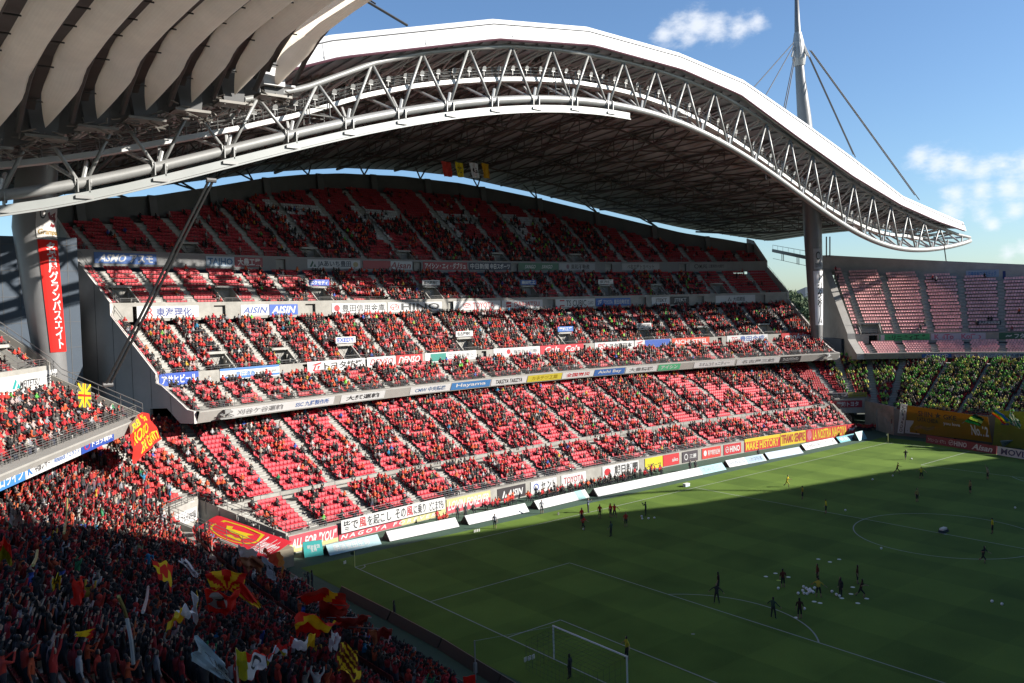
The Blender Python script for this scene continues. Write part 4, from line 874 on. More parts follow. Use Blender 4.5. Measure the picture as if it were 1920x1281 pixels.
# ------------------------------------------------------------------ people: one skinned figure per pose, split into skin, shirt, trousers and hair zones
SKEL = {}
def pose(kind):
    """returns {joint: (x, y, z, r)}, bones; the figure faces +y"""
    J = {}; H = 1.0
    sit = kind.startswith('sit')
    pz = .55 if sit else .93
    lean = {'run': .12, 'sit': -.02, 'sitlean': .12}.get(kind, 0)
    J['pel'] = (0, 0, pz, .13); J['spi'] = (0, lean*.5, pz+.2, .125); J['che'] = (0, lean, pz+.4, .15); J['nek'] = (0, lean+.02, pz+.56, .055)
    J['hd1'] = (0, lean+.03, pz+.64, .085); J['hd2'] = (0, lean+.03, pz+.74, .1); J['hd3'] = (0, lean+.01, pz+.83, .06)
    for s, sg in (('l', -1), ('r', 1)):
        sh = np.array([sg*.19, lean, pz+.47]); J['sh'+s] = (*sh, .062)
        up = kind in ('up', 'up2') or (kind == 'clap') or (kind == 'wave' and s == 'r')
        if kind == 'up': el = sh+[sg*.1, .1, .25]; wr = el+[sg*.02, .05, .25]
        elif kind == 'up2' : el = sh+[sg*.16, .05, .2]; wr = el+[-sg*.03, .1, .24]
        elif kind == 'clap': el = sh+[sg*.08, .22, -.08]; wr = np.array([sg*.05, lean+.38, pz+.62])
        elif kind == 'wave' and s == 'r': el = sh+[.12, .0, .22]; wr = el+[.05, .05, .26]
        elif kind == 'run': el = sh+[sg*.08, -.16*sg, -.22]; wr = el+[-sg*.02, .2, -.05+.1*(sg > 0)]
        elif kind == 'wide': el = sh+[sg*.2, 0, -.18]; wr = el+[sg*.16, .08, -.16]
        elif sit: el = sh+[sg*.06, .12, -.22]; wr = el+[-sg*.08, .2, -.02]
        else: el = sh+[sg*.07, -.02, -.27]; wr = el+[sg*.01, .06, -.24]
        J['el'+s] = (*el, .043); J['wr'+s] = (*wr, .032); d = wr-el; d = d/np.linalg.norm(d)
        J['ha'+s] = (*(wr+d*.09), .036); J['fi'+s] = (*(wr+d*.17), .02)
        hp = np.array([sg*.09, 0, pz-.06]); J['hp'+s] = (*hp, .095)
        if sit: kn = hp+[sg*.06, .42, .02]; an = kn+[0, .02, -.42]
        elif kind == 'run': kn = hp+[0, .22*sg+.08, -.36]; an = kn+[0, -.12-.16*(sg < 0), -.36 if sg > 0 else -.24]
        elif kind == 'wide': kn = hp+[sg*.06, .04, -.4]; an = kn+[sg*.05, -.04, -.4]
        else: kn = hp+[sg*.02, .02, -.4]; an = kn+[sg*.01, -.02, -.4]
        J['kn'+s] = (*kn, .065); J['an'+s] = (*an, .042); J['to'+s] = (*(an+[0, .16, -.03]), .035)
    B_ = [('pel', 'spi', 1), ('spi', 'che', 1), ('che', 'nek', 1), ('nek', 'hd1', 0), ('hd1', 'hd2', 0), ('hd2', 'hd3', 3)]
    for s in 'lr': B_ += [('che', 'sh'+s, 1), ('sh'+s, 'el'+s, 1), ('el'+s, 'wr'+s, 1), ('wr'+s, 'ha'+s, 0), ('ha'+s, 'fi'+s, 0), ('pel', 'hp'+s, 2), ('hp'+s, 'kn'+s, 2), ('kn'+s, 'an'+s, 2), ('an'+s, 'to'+s, 4)]
    return J, B_
def figure(kind, sub, short=False, bib=False):
    key = (kind, sub, short)
    if key in SKEL: return SKEL[key]
    J, B_ = pose(kind)
    if sub == 0:      # lighter skeleton for the far crowd
        drop = {'fil', 'fir', 'hal', 'har', 'spi', 'tol', 'tor', 'hd1'}; J = {k: v for k, v in J.items() if k not in drop}
        J['hd2'] = (*J['hd2'][:2], J['hd2'][2]-.03, .12); J['anl'] = (*J['anl'][:2], J['anl'][2]-.06, .05); J['anr'] = (*J['anr'][:2], J['anr'][2]-.06, .05)
        B_ = [b_ for b_ in B_ if b_[0] in J and b_[1] in J]+[('pel', 'che', 1), ('nek', 'hd2', 0)]
    names = list(J); me = bpy.data.meshes.new('f'); bm = bmesh.new(); sk = bm.verts.layers.skin.verify(); vs = [bm.verts.new(J[n][:3]) for n in names]; idx = {n: i for i, n in enumerate(names)}
    for a, c, r in B_: bm.edges.new((vs[idx[a]], vs[idx[c]]))
    for v, n in zip(vs, names): v[sk].radius = (J[n][3], J[n][3]); v[sk].use_root = (n == 'pel')
    bm.to_mesh(me); bm.free(); o = bpy.data.objects.new('f', me); COL.objects.link(o)
    m = o.modifiers.new('s', 'SKIN'); m.use_smooth_shade = True; m.branch_smoothing = .3
    if sub: m2 = o.modifiers.new('u', 'SUBSURF'); m2.levels = m2.render_levels = sub
    bpy.context.view_layer.update(); ev = bpy.data.meshes.new_from_object(o.evaluated_get(bpy.context.evaluated_depsgraph_get()))
    V = np.empty(len(ev.vertices)*3); ev.vertices.foreach_get('co', V); V = V.reshape(-1, 3); V[:, 2] -= V[:, 2].min()
    off = min(J['anl'][2], J['anr'][2])-.065
    F = []
    for p in ev.polygons:
        q = list(p.vertices)
        if len(q) <= 4: F.append(tuple(q))
        else: F += [(q[0], q[i], q[i+1]) for i in range(1, len(q)-1)]
    reg = []
    for f in F:
        c = V[list(f)].mean(0); c2 = c+[0, 0, off]; best = (9, 0, '')
        for a, e, r in B_:
            A, E = np.array(J[a][:3]), np.array(J[e][:3]); t = np.clip((c2-A) @ (E-A)/((E-A) @ (E-A)), 0, 1); d = np.linalg.norm(c2-A-(E-A)*t)-J[a][3]*.6
            if d < best[0]: best = (d, r, a)
        r = best[1]; hz = J['hd2'][2]; hy = J['hd2'][1]
        if best[2][:2] in ('hd', 'ne'): r = 0 if (c2[1] > hy+.035 and c2[2] < hz+.075) or c2[2] < hz-.12 else 3
        if short and best[2].startswith('kn'): r = 5
        if short and best[2].startswith('el'): r = 0
        reg.append(r)
    bpy.data.objects.remove(o); bpy.data.meshes.remove(me); bpy.data.meshes.remove(ev)
    V[:, 2] *= 1.72/(1.84 if not kind.startswith('sit') else 1.72)
    SKEL[key] = (V, F, reg); return SKEL[key]
HAIR = [(.012, .01, .009), (.02, .014, .01), (.035, .02, .012), (.01, .01, .012)]
SKIN = [(.50, .31, .21), (.45, .27, .18), (.55, .36, .26)]
REDS = [(.72, .035, .03), (.62, .02, .03), (.80, .06, .03), (.70, .03, .05), (.78, .12, .03), (.5, .02, .03)]
DARK = [(.02, .02, .02), (.03, .03, .03), (.05, .045, .042), (.015, .015, .015), (.06, .05, .045), (.025, .025, .035), (.10, .09, .085)]
LITE = [(.55, .55, .56), (.65, .63, .60), (.45, .40, .33), (.35, .35, .38), (.6, .45, .42)]
ODD = [(.05, .12, .5), (.02, .25, .45), (.75, .45, .04), (.2, .1, .12), (.25, .27, .12), (.8, .2, .05), (.04, .3, .12)]
GREENS = [(.18, .62, .08), (.28, .80, .08), (.5, .85, .12), (.12, .5, .08), (.9, .8, .15), (.7, .8, .15), (.06, .2, .06)]
def pal(zone, p, rs):
    u = rs.random()
    if zone == 'away': return rs.choice(GREENS) if u < .62 else rs.choice(DARK) if u < .86 else rs.choice([(.7, .6, .1), (.5, .45, .3)]) if u < .96 else rs.choice(LITE)
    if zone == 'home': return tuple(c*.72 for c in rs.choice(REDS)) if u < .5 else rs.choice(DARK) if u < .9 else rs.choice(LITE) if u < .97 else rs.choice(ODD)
    gr = .05 if (p[0] > 70 and p[2] > 17) else .006
    return rs.choice(REDS) if u < .42 else rs.choice(DARK) if u < .86 else rs.choice(GREENS[:4]) if u > 1-gr else rs.choice(LITE) if u < .965 else rs.choice(ODD)
TROU = DARK+[(.05, .06, .09), (.08, .09, .13), (.3, .28, .25)]
rs = random.Random(5)
def over_crest(p):
    if p[0] < -17 or p[0] > 0 or p[1] < -7 or p[1] > 9: return False
    q = proj((p[0], p[1], p[2]+1.5)); return 395 < q[0] < 560 and q[1] < 1052 and q[1] > 960 and q[1] < 1005+(q[0]-395)*.42
PEOPLE = [p for p in PEOPLE if inview(p[:3], 40) and not over_crest(p)]
dist = [float(np.linalg.norm(np.array(p[:3])-CAMP)) for p in PEOPLE]; order = np.argsort(dist)
NEAR = set(int(i) for i in order[:146])
crowd = {}      # zone -> lists
for i, (x, y, z, th, zone) in enumerate(PEOPLE):
    if i in NEAR: continue
    kind = (rs.choices(['up', 'up2', 'clap', 'stand', 'wave'], [3, 3, 5, 5, 2])[0] if zone in ('home',) else rs.choices(['sit', 'sitlean', 'stand', 'clap'], [10, 8, .8, .3])[0] if zone != 'away' else rs.choices(['up', 'clap', 'stand', 'sit'], [2, 4, 4, 2])[0])
    crowd.setdefault(zone, {}).setdefault(kind, []).append((x, y, z, th))
def crowd_mesh(name, label, groups, zone):
    VV, LL, CC, nf = [], [], [], 0; vo = 0
    for kind, L_ in groups.items():
        V, F, reg = figure(kind, 0); A = np.array(L_); n_ = len(A); nv = len(V)
        a = -A[:, 3]+pi+rng.normal(0, .35, n_); sc = rng.uniform(.84, 1.0, n_)
        X = (V[None, :, 0]*np.cos(a)[:, None]-V[None, :, 1]*np.sin(a)[:, None])*sc[:, None]+A[:, 0, None]+rng.uniform(-.07, .07, n_)[:, None]
        Y = (V[None, :, 0]*np.sin(a)[:, None]+V[None, :, 1]*np.cos(a)[:, None])*sc[:, None]+A[:, 1, None]+rng.uniform(-.07, .07, n_)[:, None]
        Z = V[None, :, 2]*sc[:, None]+A[:, 2, None]+(0 if not kind.startswith('sit') else .02)
        VV.append(np.stack([X, Y, Z], -1).reshape(-1, 3))
        Fq = np.array([f if len(f) == 4 else (*f, f[-1]) for f in F]); Ftri = np.array([len(f) == 3 for f in F]); Fq4 = Fq[~Ftri]; F3 = np.array([f for f in F if len(f) == 3]).reshape(-1, 3)
        regs = np.array([r for f, r in zip(F, reg) if len(f) == 4]+[r for f, r in zip(F, reg) if len(f) == 3])
        cols = np.zeros((n_, 6, 3))
        for j in range(n_):
            p = L_[j]; cols[j, 0] = rs.choice(SKIN); cols[j, 1] = pal(zone, p, rs); cols[j, 2] = rs.choice(TROU); cols[j, 3] = rs.choice(HAIR) if rs.random() < .86 else cols[j, 1]; cols[j, 4] = (.03, .03, .03); cols[j, 5] = (.1, .1, .1)
        base = vo+np.arange(n_)[:, None, None]*nv
        LL.append(((Fq4[None]+base).reshape(-1, 4), (F3[None]+base).reshape(-1, 3)))
        n4 = len(Fq4); CC.append((cols[:, regs[:n4]].reshape(-1, 3), cols[:, regs[n4:]].reshape(-1, 3))); vo += n_*nv
    V = np.concatenate(VV); Q = np.concatenate([l_[0] for l_ in LL]); T3 = np.concatenate([l_[1] for l_ in LL]); cq = np.concatenate([c[0] for c in CC]); c3 = np.concatenate([c[1] for c in CC])
    return mass(name, V, Q, T3, cq, c3, crowdm, label)
def mass(name, V, Q, T3, cq, c3, mat, label=None, parent=None, smooth=False):
    me = bpy.data.meshes.new(name); me.vertices.add(len(V)); me.vertices.foreach_set('co', V.astype(np.float32).ravel())
    nl = len(Q)*4+len(T3)*3; me.loops.add(nl); me.loops.foreach_set('vertex_index', np.concatenate([Q.ravel(), T3.ravel()]).astype(np.int32))
    npoly = len(Q)+len(T3); me.polygons.add(npoly)
    st = np.concatenate([np.arange(len(Q))*4, len(Q)*4+np.arange(len(T3))*3]).astype(np.int32); me.polygons.foreach_set('loop_start', st)
    me.update(calc_edges=True)
    col = np.concatenate([np.repeat(cq, 4, 0), np.repeat(c3, 3, 0)]) if len(T3) else np.repeat(cq, 4, 0)
    a = me.color_attributes.new('col', 'FLOAT_COLOR', 'CORNER'); a.data.foreach_set('color', np.concatenate([col, np.ones((len(col), 1))], 1).astype(np.float32).ravel())
    if smooth: me.polygons.foreach_set('use_smooth', np.ones(npoly, bool))
    o = link(name, me, mat, parent); return tag(o, label, None, None, 'stuff')
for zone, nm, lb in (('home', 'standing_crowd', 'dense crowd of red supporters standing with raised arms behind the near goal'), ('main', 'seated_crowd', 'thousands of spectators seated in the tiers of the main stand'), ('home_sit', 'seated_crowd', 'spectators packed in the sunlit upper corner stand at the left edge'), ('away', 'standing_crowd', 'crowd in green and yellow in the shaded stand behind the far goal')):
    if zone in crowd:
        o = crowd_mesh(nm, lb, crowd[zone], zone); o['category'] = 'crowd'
# individuals
def region_mats(): return [mt('skin', SKIN[0], .6, noise=.05, scale=3), mt('shirt_cloth', objcol=True, rough=.9, noise=.12, scale=3), mt('dark_trousers', (.03, .03, .04), .9, noise=.2, scale=3), mt('black_hair', (.012, .01, .009), .6), mt('shoe', (.05, .05, .05), .6), mt('bare_leg_sock', (.45, .28, .2), .8)]
PM = {}
def person_mesh(kind, sub=1, short=False, hair=True, tro=None):
    k = (kind, sub, short, tro)
    if k in PM: return PM[k]
    V, F, reg = figure(kind, sub, short)
    me = bpy.data.meshes.new('person'); me.from_pydata([tuple(v) for v in V], [], F); ms = region_mats()
    if tro: ms[2] = mt('shorts_'+tro, {'white': (.6, .6, .6), 'red': (.55, .03, .03), 'yellow': (.6, .5, .04), 'blue': (.05, .07, .2)}[tro], .9)
    for m in ms: me.materials.append(m)
    me.polygons.foreach_set('material_index', reg); me.polygons.foreach_set('use_smooth', [True]*len(F)); me.update(); PM[k] = me; return me
def person(kind, x, y, z, rot, col, label, group, cat='person', short=False, sc=1., tro=None, sub=1):
    o = bpy.data.objects.new('person', person_mesh(kind, sub, short, tro=tro)); COL.objects.link(o); o.location = (x, y, z); o.rotation_euler = (0, 0, rot); o.scale = (sc, sc, sc); o.color = (*col, 1)
    return tag(o, label, cat, group)
CN = {0: 'red', 1: 'dark', 2: 'pale', 3: 'coloured'}
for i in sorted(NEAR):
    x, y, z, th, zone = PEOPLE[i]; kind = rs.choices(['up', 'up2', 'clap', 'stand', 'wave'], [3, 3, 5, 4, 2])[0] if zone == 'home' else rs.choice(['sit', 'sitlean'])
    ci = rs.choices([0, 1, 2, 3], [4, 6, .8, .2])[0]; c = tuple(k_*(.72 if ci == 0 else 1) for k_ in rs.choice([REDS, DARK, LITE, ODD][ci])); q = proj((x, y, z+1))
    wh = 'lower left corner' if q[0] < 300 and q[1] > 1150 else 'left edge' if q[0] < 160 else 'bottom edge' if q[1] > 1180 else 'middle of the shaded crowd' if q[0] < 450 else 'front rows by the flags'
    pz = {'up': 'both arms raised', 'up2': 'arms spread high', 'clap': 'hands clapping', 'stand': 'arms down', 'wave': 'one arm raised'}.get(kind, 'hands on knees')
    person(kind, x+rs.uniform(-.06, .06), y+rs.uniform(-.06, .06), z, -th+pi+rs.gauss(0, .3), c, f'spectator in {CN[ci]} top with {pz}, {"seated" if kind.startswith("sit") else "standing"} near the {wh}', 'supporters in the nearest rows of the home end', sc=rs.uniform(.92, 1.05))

# ------------------------------------------------------------------ seats
prof = [(-.03, .33), (-.01, .41), (.12, .425), (.33, .40), (.40, .45), (.46, .60), (.52, .78), (.53, .82)]
SV = []; SF = []
for j, (yy, zz) in enumerate(prof): SV += [(-.225, -yy+.2, zz), (0, -yy+.2-.025*(j > 4), zz-.02*(0 < j < 5)), (.225, -yy+.2, zz)]
for j in range(len(prof)-1):
    for k in (0, 1): SF.append((j*3+k, (j+1)*3+k, (j+1)*3+k+1, j*3+k+1))
o_ = len(SV); 
for (yy, zz) in [(-.03, .33), (.36, .33), (.47, .42), (.58, .82)]: SV += [(-.225, -yy+.2, zz), (.225, -yy+.2, zz)]
for j in range(3): SF.append((o_+j*2, o_+j*2+1, o_+j*2+3, o_+j*2+2))
SF += [(21, 23, o_+7, o_+6), (0, 9, 12, o_+2), (2, o_+3, 14, 11), (12, 21, o_+6, o_+4), (14, o_+5, o_+7, 23)]
SV = np.array(SV, float); SQ = np.array(SF)
seat_me = {}
def one_seat(col):
    k = tuple(col)
    if k not in seat_me:
        me = bpy.data.meshes.new('seat'); me.from_pydata([tuple(v) for v in SV], [], SF); a = me.color_attributes.new('col', 'FLOAT_COLOR', 'CORNER'); a.data.foreach_set('color', [*k, 1.]*(len(SF)*4)); me.polygons.foreach_set('use_smooth', [True]*len(SF)); me.materials.append(seatm); me.update(); seat_me[k] = me
    return seat_me[k]
RC = {'U': (.62, .055, .07), 'M': (.78, .06, .085), 'UA': (1.4, .72, .69), 'AC': (.5, .02, .03), 'A': (.5, .03, .03), 'UH': (.62, .1, .1), 'HC': (.62, .06, .06), 'H': (.3, .03, .03)}  # UA seats carry the grazing backlight as a paler colour
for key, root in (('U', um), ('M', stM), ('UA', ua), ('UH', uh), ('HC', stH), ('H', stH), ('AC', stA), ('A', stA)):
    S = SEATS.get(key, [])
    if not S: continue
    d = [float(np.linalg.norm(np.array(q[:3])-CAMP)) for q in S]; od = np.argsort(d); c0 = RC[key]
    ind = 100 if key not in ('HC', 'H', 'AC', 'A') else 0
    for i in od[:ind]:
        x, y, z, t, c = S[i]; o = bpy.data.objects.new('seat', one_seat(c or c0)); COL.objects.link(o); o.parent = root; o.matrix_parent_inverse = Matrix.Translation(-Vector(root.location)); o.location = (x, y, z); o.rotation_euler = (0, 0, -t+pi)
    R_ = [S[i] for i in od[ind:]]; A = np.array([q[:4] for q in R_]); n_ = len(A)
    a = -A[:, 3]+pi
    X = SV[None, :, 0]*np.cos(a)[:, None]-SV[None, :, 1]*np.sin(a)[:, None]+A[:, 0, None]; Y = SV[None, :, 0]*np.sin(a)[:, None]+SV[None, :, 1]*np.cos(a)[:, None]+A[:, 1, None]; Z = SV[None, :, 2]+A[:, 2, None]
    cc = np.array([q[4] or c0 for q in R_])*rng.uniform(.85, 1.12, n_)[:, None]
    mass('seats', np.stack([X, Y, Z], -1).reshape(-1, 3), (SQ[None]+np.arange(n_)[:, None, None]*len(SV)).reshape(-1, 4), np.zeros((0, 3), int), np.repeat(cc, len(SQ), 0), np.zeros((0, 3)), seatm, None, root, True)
print('people', len(PEOPLE), 'seats', {k: len(v) for k, v in SEATS.items()})

# upper deck of the near stand, seen only from elsewhere; it shuts out the low sky behind the camera side
b = MB()
for y0, z0_, y1, z1_ in ((-103, 13, -112, 20), (-112, 22, -126, 34), (-126, 36, -140, 50)):
    b.hexa([(2, y0, z0_), (150, y0, z0_), (150, y1, z0_), (2, y1, z0_), (2, y0, z0_+1.5), (150, y0, z0_+1.5), (150, y1, z1_+1.5), (2, y1, z1_+1.5)])
us = empty('upper_grandstand', (60, -110, 13), 'upper decks of the near stand beyond the right edge of the frame', 'grandstand'); b.build('terrace', concrete_dark, us)

# ------------------------------------------------------------------ signs on the main stand
def hue_name(c):
    d = {'white': WH, 'black': BK, 'red': RED, 'blue': BLU, 'yellow': YEL, 'green': GRN, 'maroon': MAR, 'grey': GRY, 'teal': TEA, 'orange': ORG, 'navy': lin('#1c3050'), 'light blue': lin('#4a90d8')}
    return min(d, key=lambda k: sum((d[k][i]-c[i])**2 for i in range(3)))
NAVY = lin('#1c3050'); LBL = lin('#3f86d0'); DGR = lin('#3a3a3c')
def sign_on(R, x0, x1, zc, h, col, items, label, yref, cx=52.6, cy=-173., name='sign', group=None, lean=0, dx=0):
    t0 = cyl(x0, yref(x0), R, cx, cy)[0]; t1 = cyl(x1, yref(x1), R, cx, cy)[0]
    return board(name, label, 'sign', cyl_patch(cx, cy, R-.06, t0, t1, zc-h/2, zc+h/2, lean), col, items, nu=4, group=group, thick=.05)
ORD = ['first', 'second', 'third', 'fourth', 'fifth', 'sixth', 'seventh', 'eighth', 'ninth', 'tenth', 'eleventh', 'twelfth', 'thirteenth', 'fourteenth']
SEQ = {}
def look(col, tc, where, tx=''):
    k = SEQ[where] = SEQ.get(where, -1)+1; kind = 'letters' if tx and all(ord(c) < 128 for c in tx) else 'characters'
    return f'{hue_name(col)} sign with {hue_name(tc)} {kind}, {ORD[k]} {where}'
yAB = lambda x: np.interp(x, [298, 542, 660, 925, 1260, 1525], [710, 690, 682, 664, 643, 632]); yBC = lambda x: 580 if x < 700 else 572
yCD = lambda x: np.interp(x, [176, 440, 700, 1000, 1363], [483, 490, 496, 500, 502])
RAB, RBC, RCD = 214.5, 224., 232.
for x0, x1, col, items in [
 (298, 372, BLU, [('アサヒビール', .06, .15, .95, .85, WH, 0, .03)]), (412, 523, WH, [('@bars', 0, .1, 1, 1.0, LBL), ('@wave', .08, .15, .22, .6, GRY), ('豊田通商', .26, .2, .58, .68, LBL), ('名古屋', .66, .25, .95, .62, GRY)]),
 (576, 684, WH, [('@slashes', .06, .1, .24, .92, RED), ('トヨタ紡織', .28, .12, .97, .88, BK, 0, .025)]), (688, 741, WH, [('DENSO', .12, .2, .92, .8, lin('#c03040'), .2)]), (743, 792, lin('#e02020'), [('DENSO', .1, .15, .9, .85, WH, .2, .03)]),
 (797, 893, WH, [('@block', .1, .1, .4, .9, lin('#1c9a8a')), ('MS&AD', .12, .25, .39, .75, WH, 0, .02), ('三井住友海上', .45, .2, .95, .8, GRY)]), (925, 1012, WH, [('@disc', .28, .3, .36, .85, RED), ('東京海上日動', .42, .25, .93, .75, GRY)]),
 (1013, 1094, lin('#e81c34'), [('Cola', .1, .15, .45, .85, WH, .3, .03), ('Cola', .56, .15, .92, .85, WH, .3, .03)]), (1115, 1188, WH, [('PS', .08, .15, .25, .85, RED, .1), ('トヨタ東日本', .28, .2, .95, .8, BK, 0, .03)]),
 (1190, 1257, WH, [('@slashes', .03, .1, .22, .9, RED), ('@block', .28, .02, .99, .98, lin('#2860c8')), ('トヨタ車体', .3, .15, .97, .85, WH, 0, .03)]), (1260, 1330, lin('#f04a18'), [('AICHI STEEL', .05, .2, .95, .8, WH, 0, .03)]),
 (1363, 1439, WH, [('TG', .1, .2, .24, .8, RED, .2), ('豊田合成', .32, .12, .92, .88, lin('#5070b8'), 0, .02)]), (1465, 1525, lin('#e02428'), [('makita', .12, .15, .92, .9, WH, .2, .04)])]:
    sign_on(RAB, x0, x1, 17.9, 1.55, col, items, look(col, items[-1][5], 'from the left on the lowest wall', items[-1][0]), yAB)
for x0, x1, col, items in [
 (256, 372, WH, [('R', .16, .15, .26, .88, RED), ('東海理化', .3, .12, .88, .88, lin('#2a3f8f'), 0, .02)]), (451, 504, WH, [('AISIN', .1, .2, .92, .8, lin('#4060b0'), .2, .02)]), (505, 558, lin('#2360c8'), [('AISIN', .1, .15, .9, .85, WH, .2, .03)]),
 (622, 724, WH, [('@disc', .04, .2, .14, .85, RED), ('豊田信用金庫', .18, .12, .97, .88, DGR)]), (727, 828, WH, [('@ringH', .04, .15, .2, .85, RED), ('HINO', .24, .15, .96, .88, DGR, 0, .05)]), (850, 938, WH, [('@oval3', .2, .2, .36, .8, RED), ('TOYOTA', .4, .2, .86, .82, RED)]),
 (941, 1017, WH, [('@D', .1, .2, .22, .8, RED), ('DAIHATSU', .3, .2, .92, .8, RED)]), (1042, 1115, WH, [('@bars', .1, .1, .22, .9, RED), ('TS CUBIC', .26, .12, .78, .85, BK), ('CARD', .82, .25, .97, .7, GRY)]),
 (1117, 1182, lin('#2a74d0'), [('@slashes', .04, .2, .18, .85, WH), ('TOYOTA', .22, .25, .48, .75, WH), ('豊田自動織機', .52, .2, .97, .82, WH)]), (1222, 1255, WH, [('JTEKT', .2, .2, .85, .8, BK)]), (1257, 1292, lin('#101826'), [('JTEKT', .2, .2, .85, .8, WH)]), (1342, 1416, WH, [('@tri', .3, .25, .4, .8, GRY), ('大成建設', .44, .2, .74, .8, DGR)])]:
    sign_on(RBC, x0, x1, 26.4, 1.6, col, items, look(col, items[-1][5], 'from the left on the middle wall', items[-1][0]), yBC)
for x0, x1, col, items in [
 (176, 293, lin('#3272c8'), [('ASMO', .08, .15, .5, .85, WH, .2, .05), ('アスモ', .56, .12, .94, .88, WH, 0, .04)]), (386, 439, lin('#c4d8e8'), [('TAIHO', .06, .15, .94, .85, lin('#1a70a8'), 0, .05)]), (440, 492, lin('#a81e34'), [('大豊工業', .1, .12, .92, .9, WH, 0, .03)]),
 (576, 675, lin('#d0d4d8'), [('@tri', .04, .15, .16, .85, lin('#10604a')), ('JAあいち豊田', .19, .1, .82, .9, NAVY, 0, .02), ('@disc', .86, .2, .96, .8, lin('#b8a878'))]), (680, 772, lin('#d8dce0'), [('@block', 0, 0, .56, 1, lin('#b01a30')), ('Aisan', .04, .1, .48, .9, WH, .4, .02), ('Aisan', .56, .1, .98, .9, lin('#a02038'), .4, .02)]),
 (793, 876, lin('#b01a34'), [('アイシン・エィ・ダブリュ', .04, .12, .96, .9, WH, 0, .03)]), (879, 958, NAVY, [('中日新聞', .03, .15, .46, .88, WH), ('中日スポーツ', .5, .15, .97, .88, WH, 0, .03)]), (972, 1047, lin('#3f8064'), [('SANGO', .16, .25, .42, .75, WH, .1), ('SANGO', .58, .25, .84, .75, WH, .1)]),
 (1048, 1115, lin('#b8bcc0'), [('@disc', .2, .2, .28, .85, lin('#8a6070')), ('東和不動産', .33, .15, .85, .88, DGR)]), (1166, 1236, lin('#c0c0c0'), [('ペ名古屋トヨペット', .14, .18, .86, .85, DGR)]), (1293, 1363, lin('#a8aaa8'), [('@ring', .12, .2, .24, .85, DGR), ('MUFG', .26, .2, .46, .8, BK), ('三菱東京UFJ銀行', .5, .22, .92, .8, DGR)])]:
    sign_on(RCD, x0, x1, 34.1, 1.5, col, items, look(col, items[-1][5], 'from the left on the top wall', items[-1][0]), yCD)
# small signs over the stairwells
def vsign(cs_deg, d, z, col, tx, tc, where):
    q = rad2s(cs_deg); board('sign', 'small '+look(col, tc, 'over '+where+' stairwells', tx), 'sign', ring_patch(RU, q-1.75, q+1.75, d, z, z+.95), col, [(tx, .08, .15, .92, .85, tc, 0, .03)], nu=2)
for c, tx, col, tc in ((-8.3, 'EXEDY', WH, BLU), (-2.0, '名古屋銀行', WH, DGR), (4.1, '愛知工業', lin('#2a7ad8'), WH), (9.2, '東海理研', WH, GRY)): vsign(c, 9.9, 21.0, col, tx, tc, 'second bank')
for c, tx, col, tc in ((-7.8, 'エクセディ', lin('#2558c4'), WH), (-2.0, '名古屋銀行', WH, DGR), (3.7, '豊田鉄工', lin('#2a6cc0'), WH), (8.6, '東海建', WH, GRY)): vsign(c, 19.4, 30.2, col, tx, tc, 'third bank')
# strip of signs along the leaning balcony edge
fp = lambda x: np.interp(x, [387, 527, 660, 900, 1050, 1200, 1380, 1552], [786, 763, 746, 721, 706, 692, 681, 669])
for x0, x1, col, tx, tc in [(432, 545, WH, '刈谷ケ谷運輸', GRY), (545, 627, WH, 'SSC 九藤製作所', lin('#5a7ab8')), (640, 722, WH, '大興運輸', DGR), (770, 845, WH, 'CMW 中央精機', lin('#6080a8')), (847, 920, lin('#5090d0'), 'Hayama', WH), (922, 988, WH, 'TAKIZYA TAKIZYA', DGR), (990, 1054, lin('#e8d848'), 'カネテツ工業', lin('#b8a010')), (1055, 1114, WH, '全国労災', RED), (1115, 1172, lin('#4a7cc8'), 'Aichi Bay', WH), (1174, 1232, WH, '大豊精機', GRY), (1235, 1276, lin('#5cc890'), 'アイシン', WH), (1302, 1378, WH, 'ネオムコミュニティー', GRY), (1382, 1462, WH, '名古屋三越', GRY), (1464, 1502, DGR, 'フィエンツジャパン', WH)]:
    t0 = cyl(x0, fp(x0), 206.6)[0]; t1 = cyl(x1, fp(x1), 206.6)[0]
    q0, q1 = (t0-RD(-16.7))*207, (t1-RD(-16.7))*207
    board('fascia_sign', 'narrow '+look(col, tc, 'from left along the balcony edge', tx), 'sign', (lambda q0, q1: (lambda u, v, lift=0.: RU.P(q0+(q1-q0)*u, -.02-.53*(.05+.9*v)-lift-.02, 13.06+1.24*(.05+.9*v))))(q0, q1), col, [(tx, .12, .2, .88, .82, tc, 0, .02)], nu=3, thick=.03)
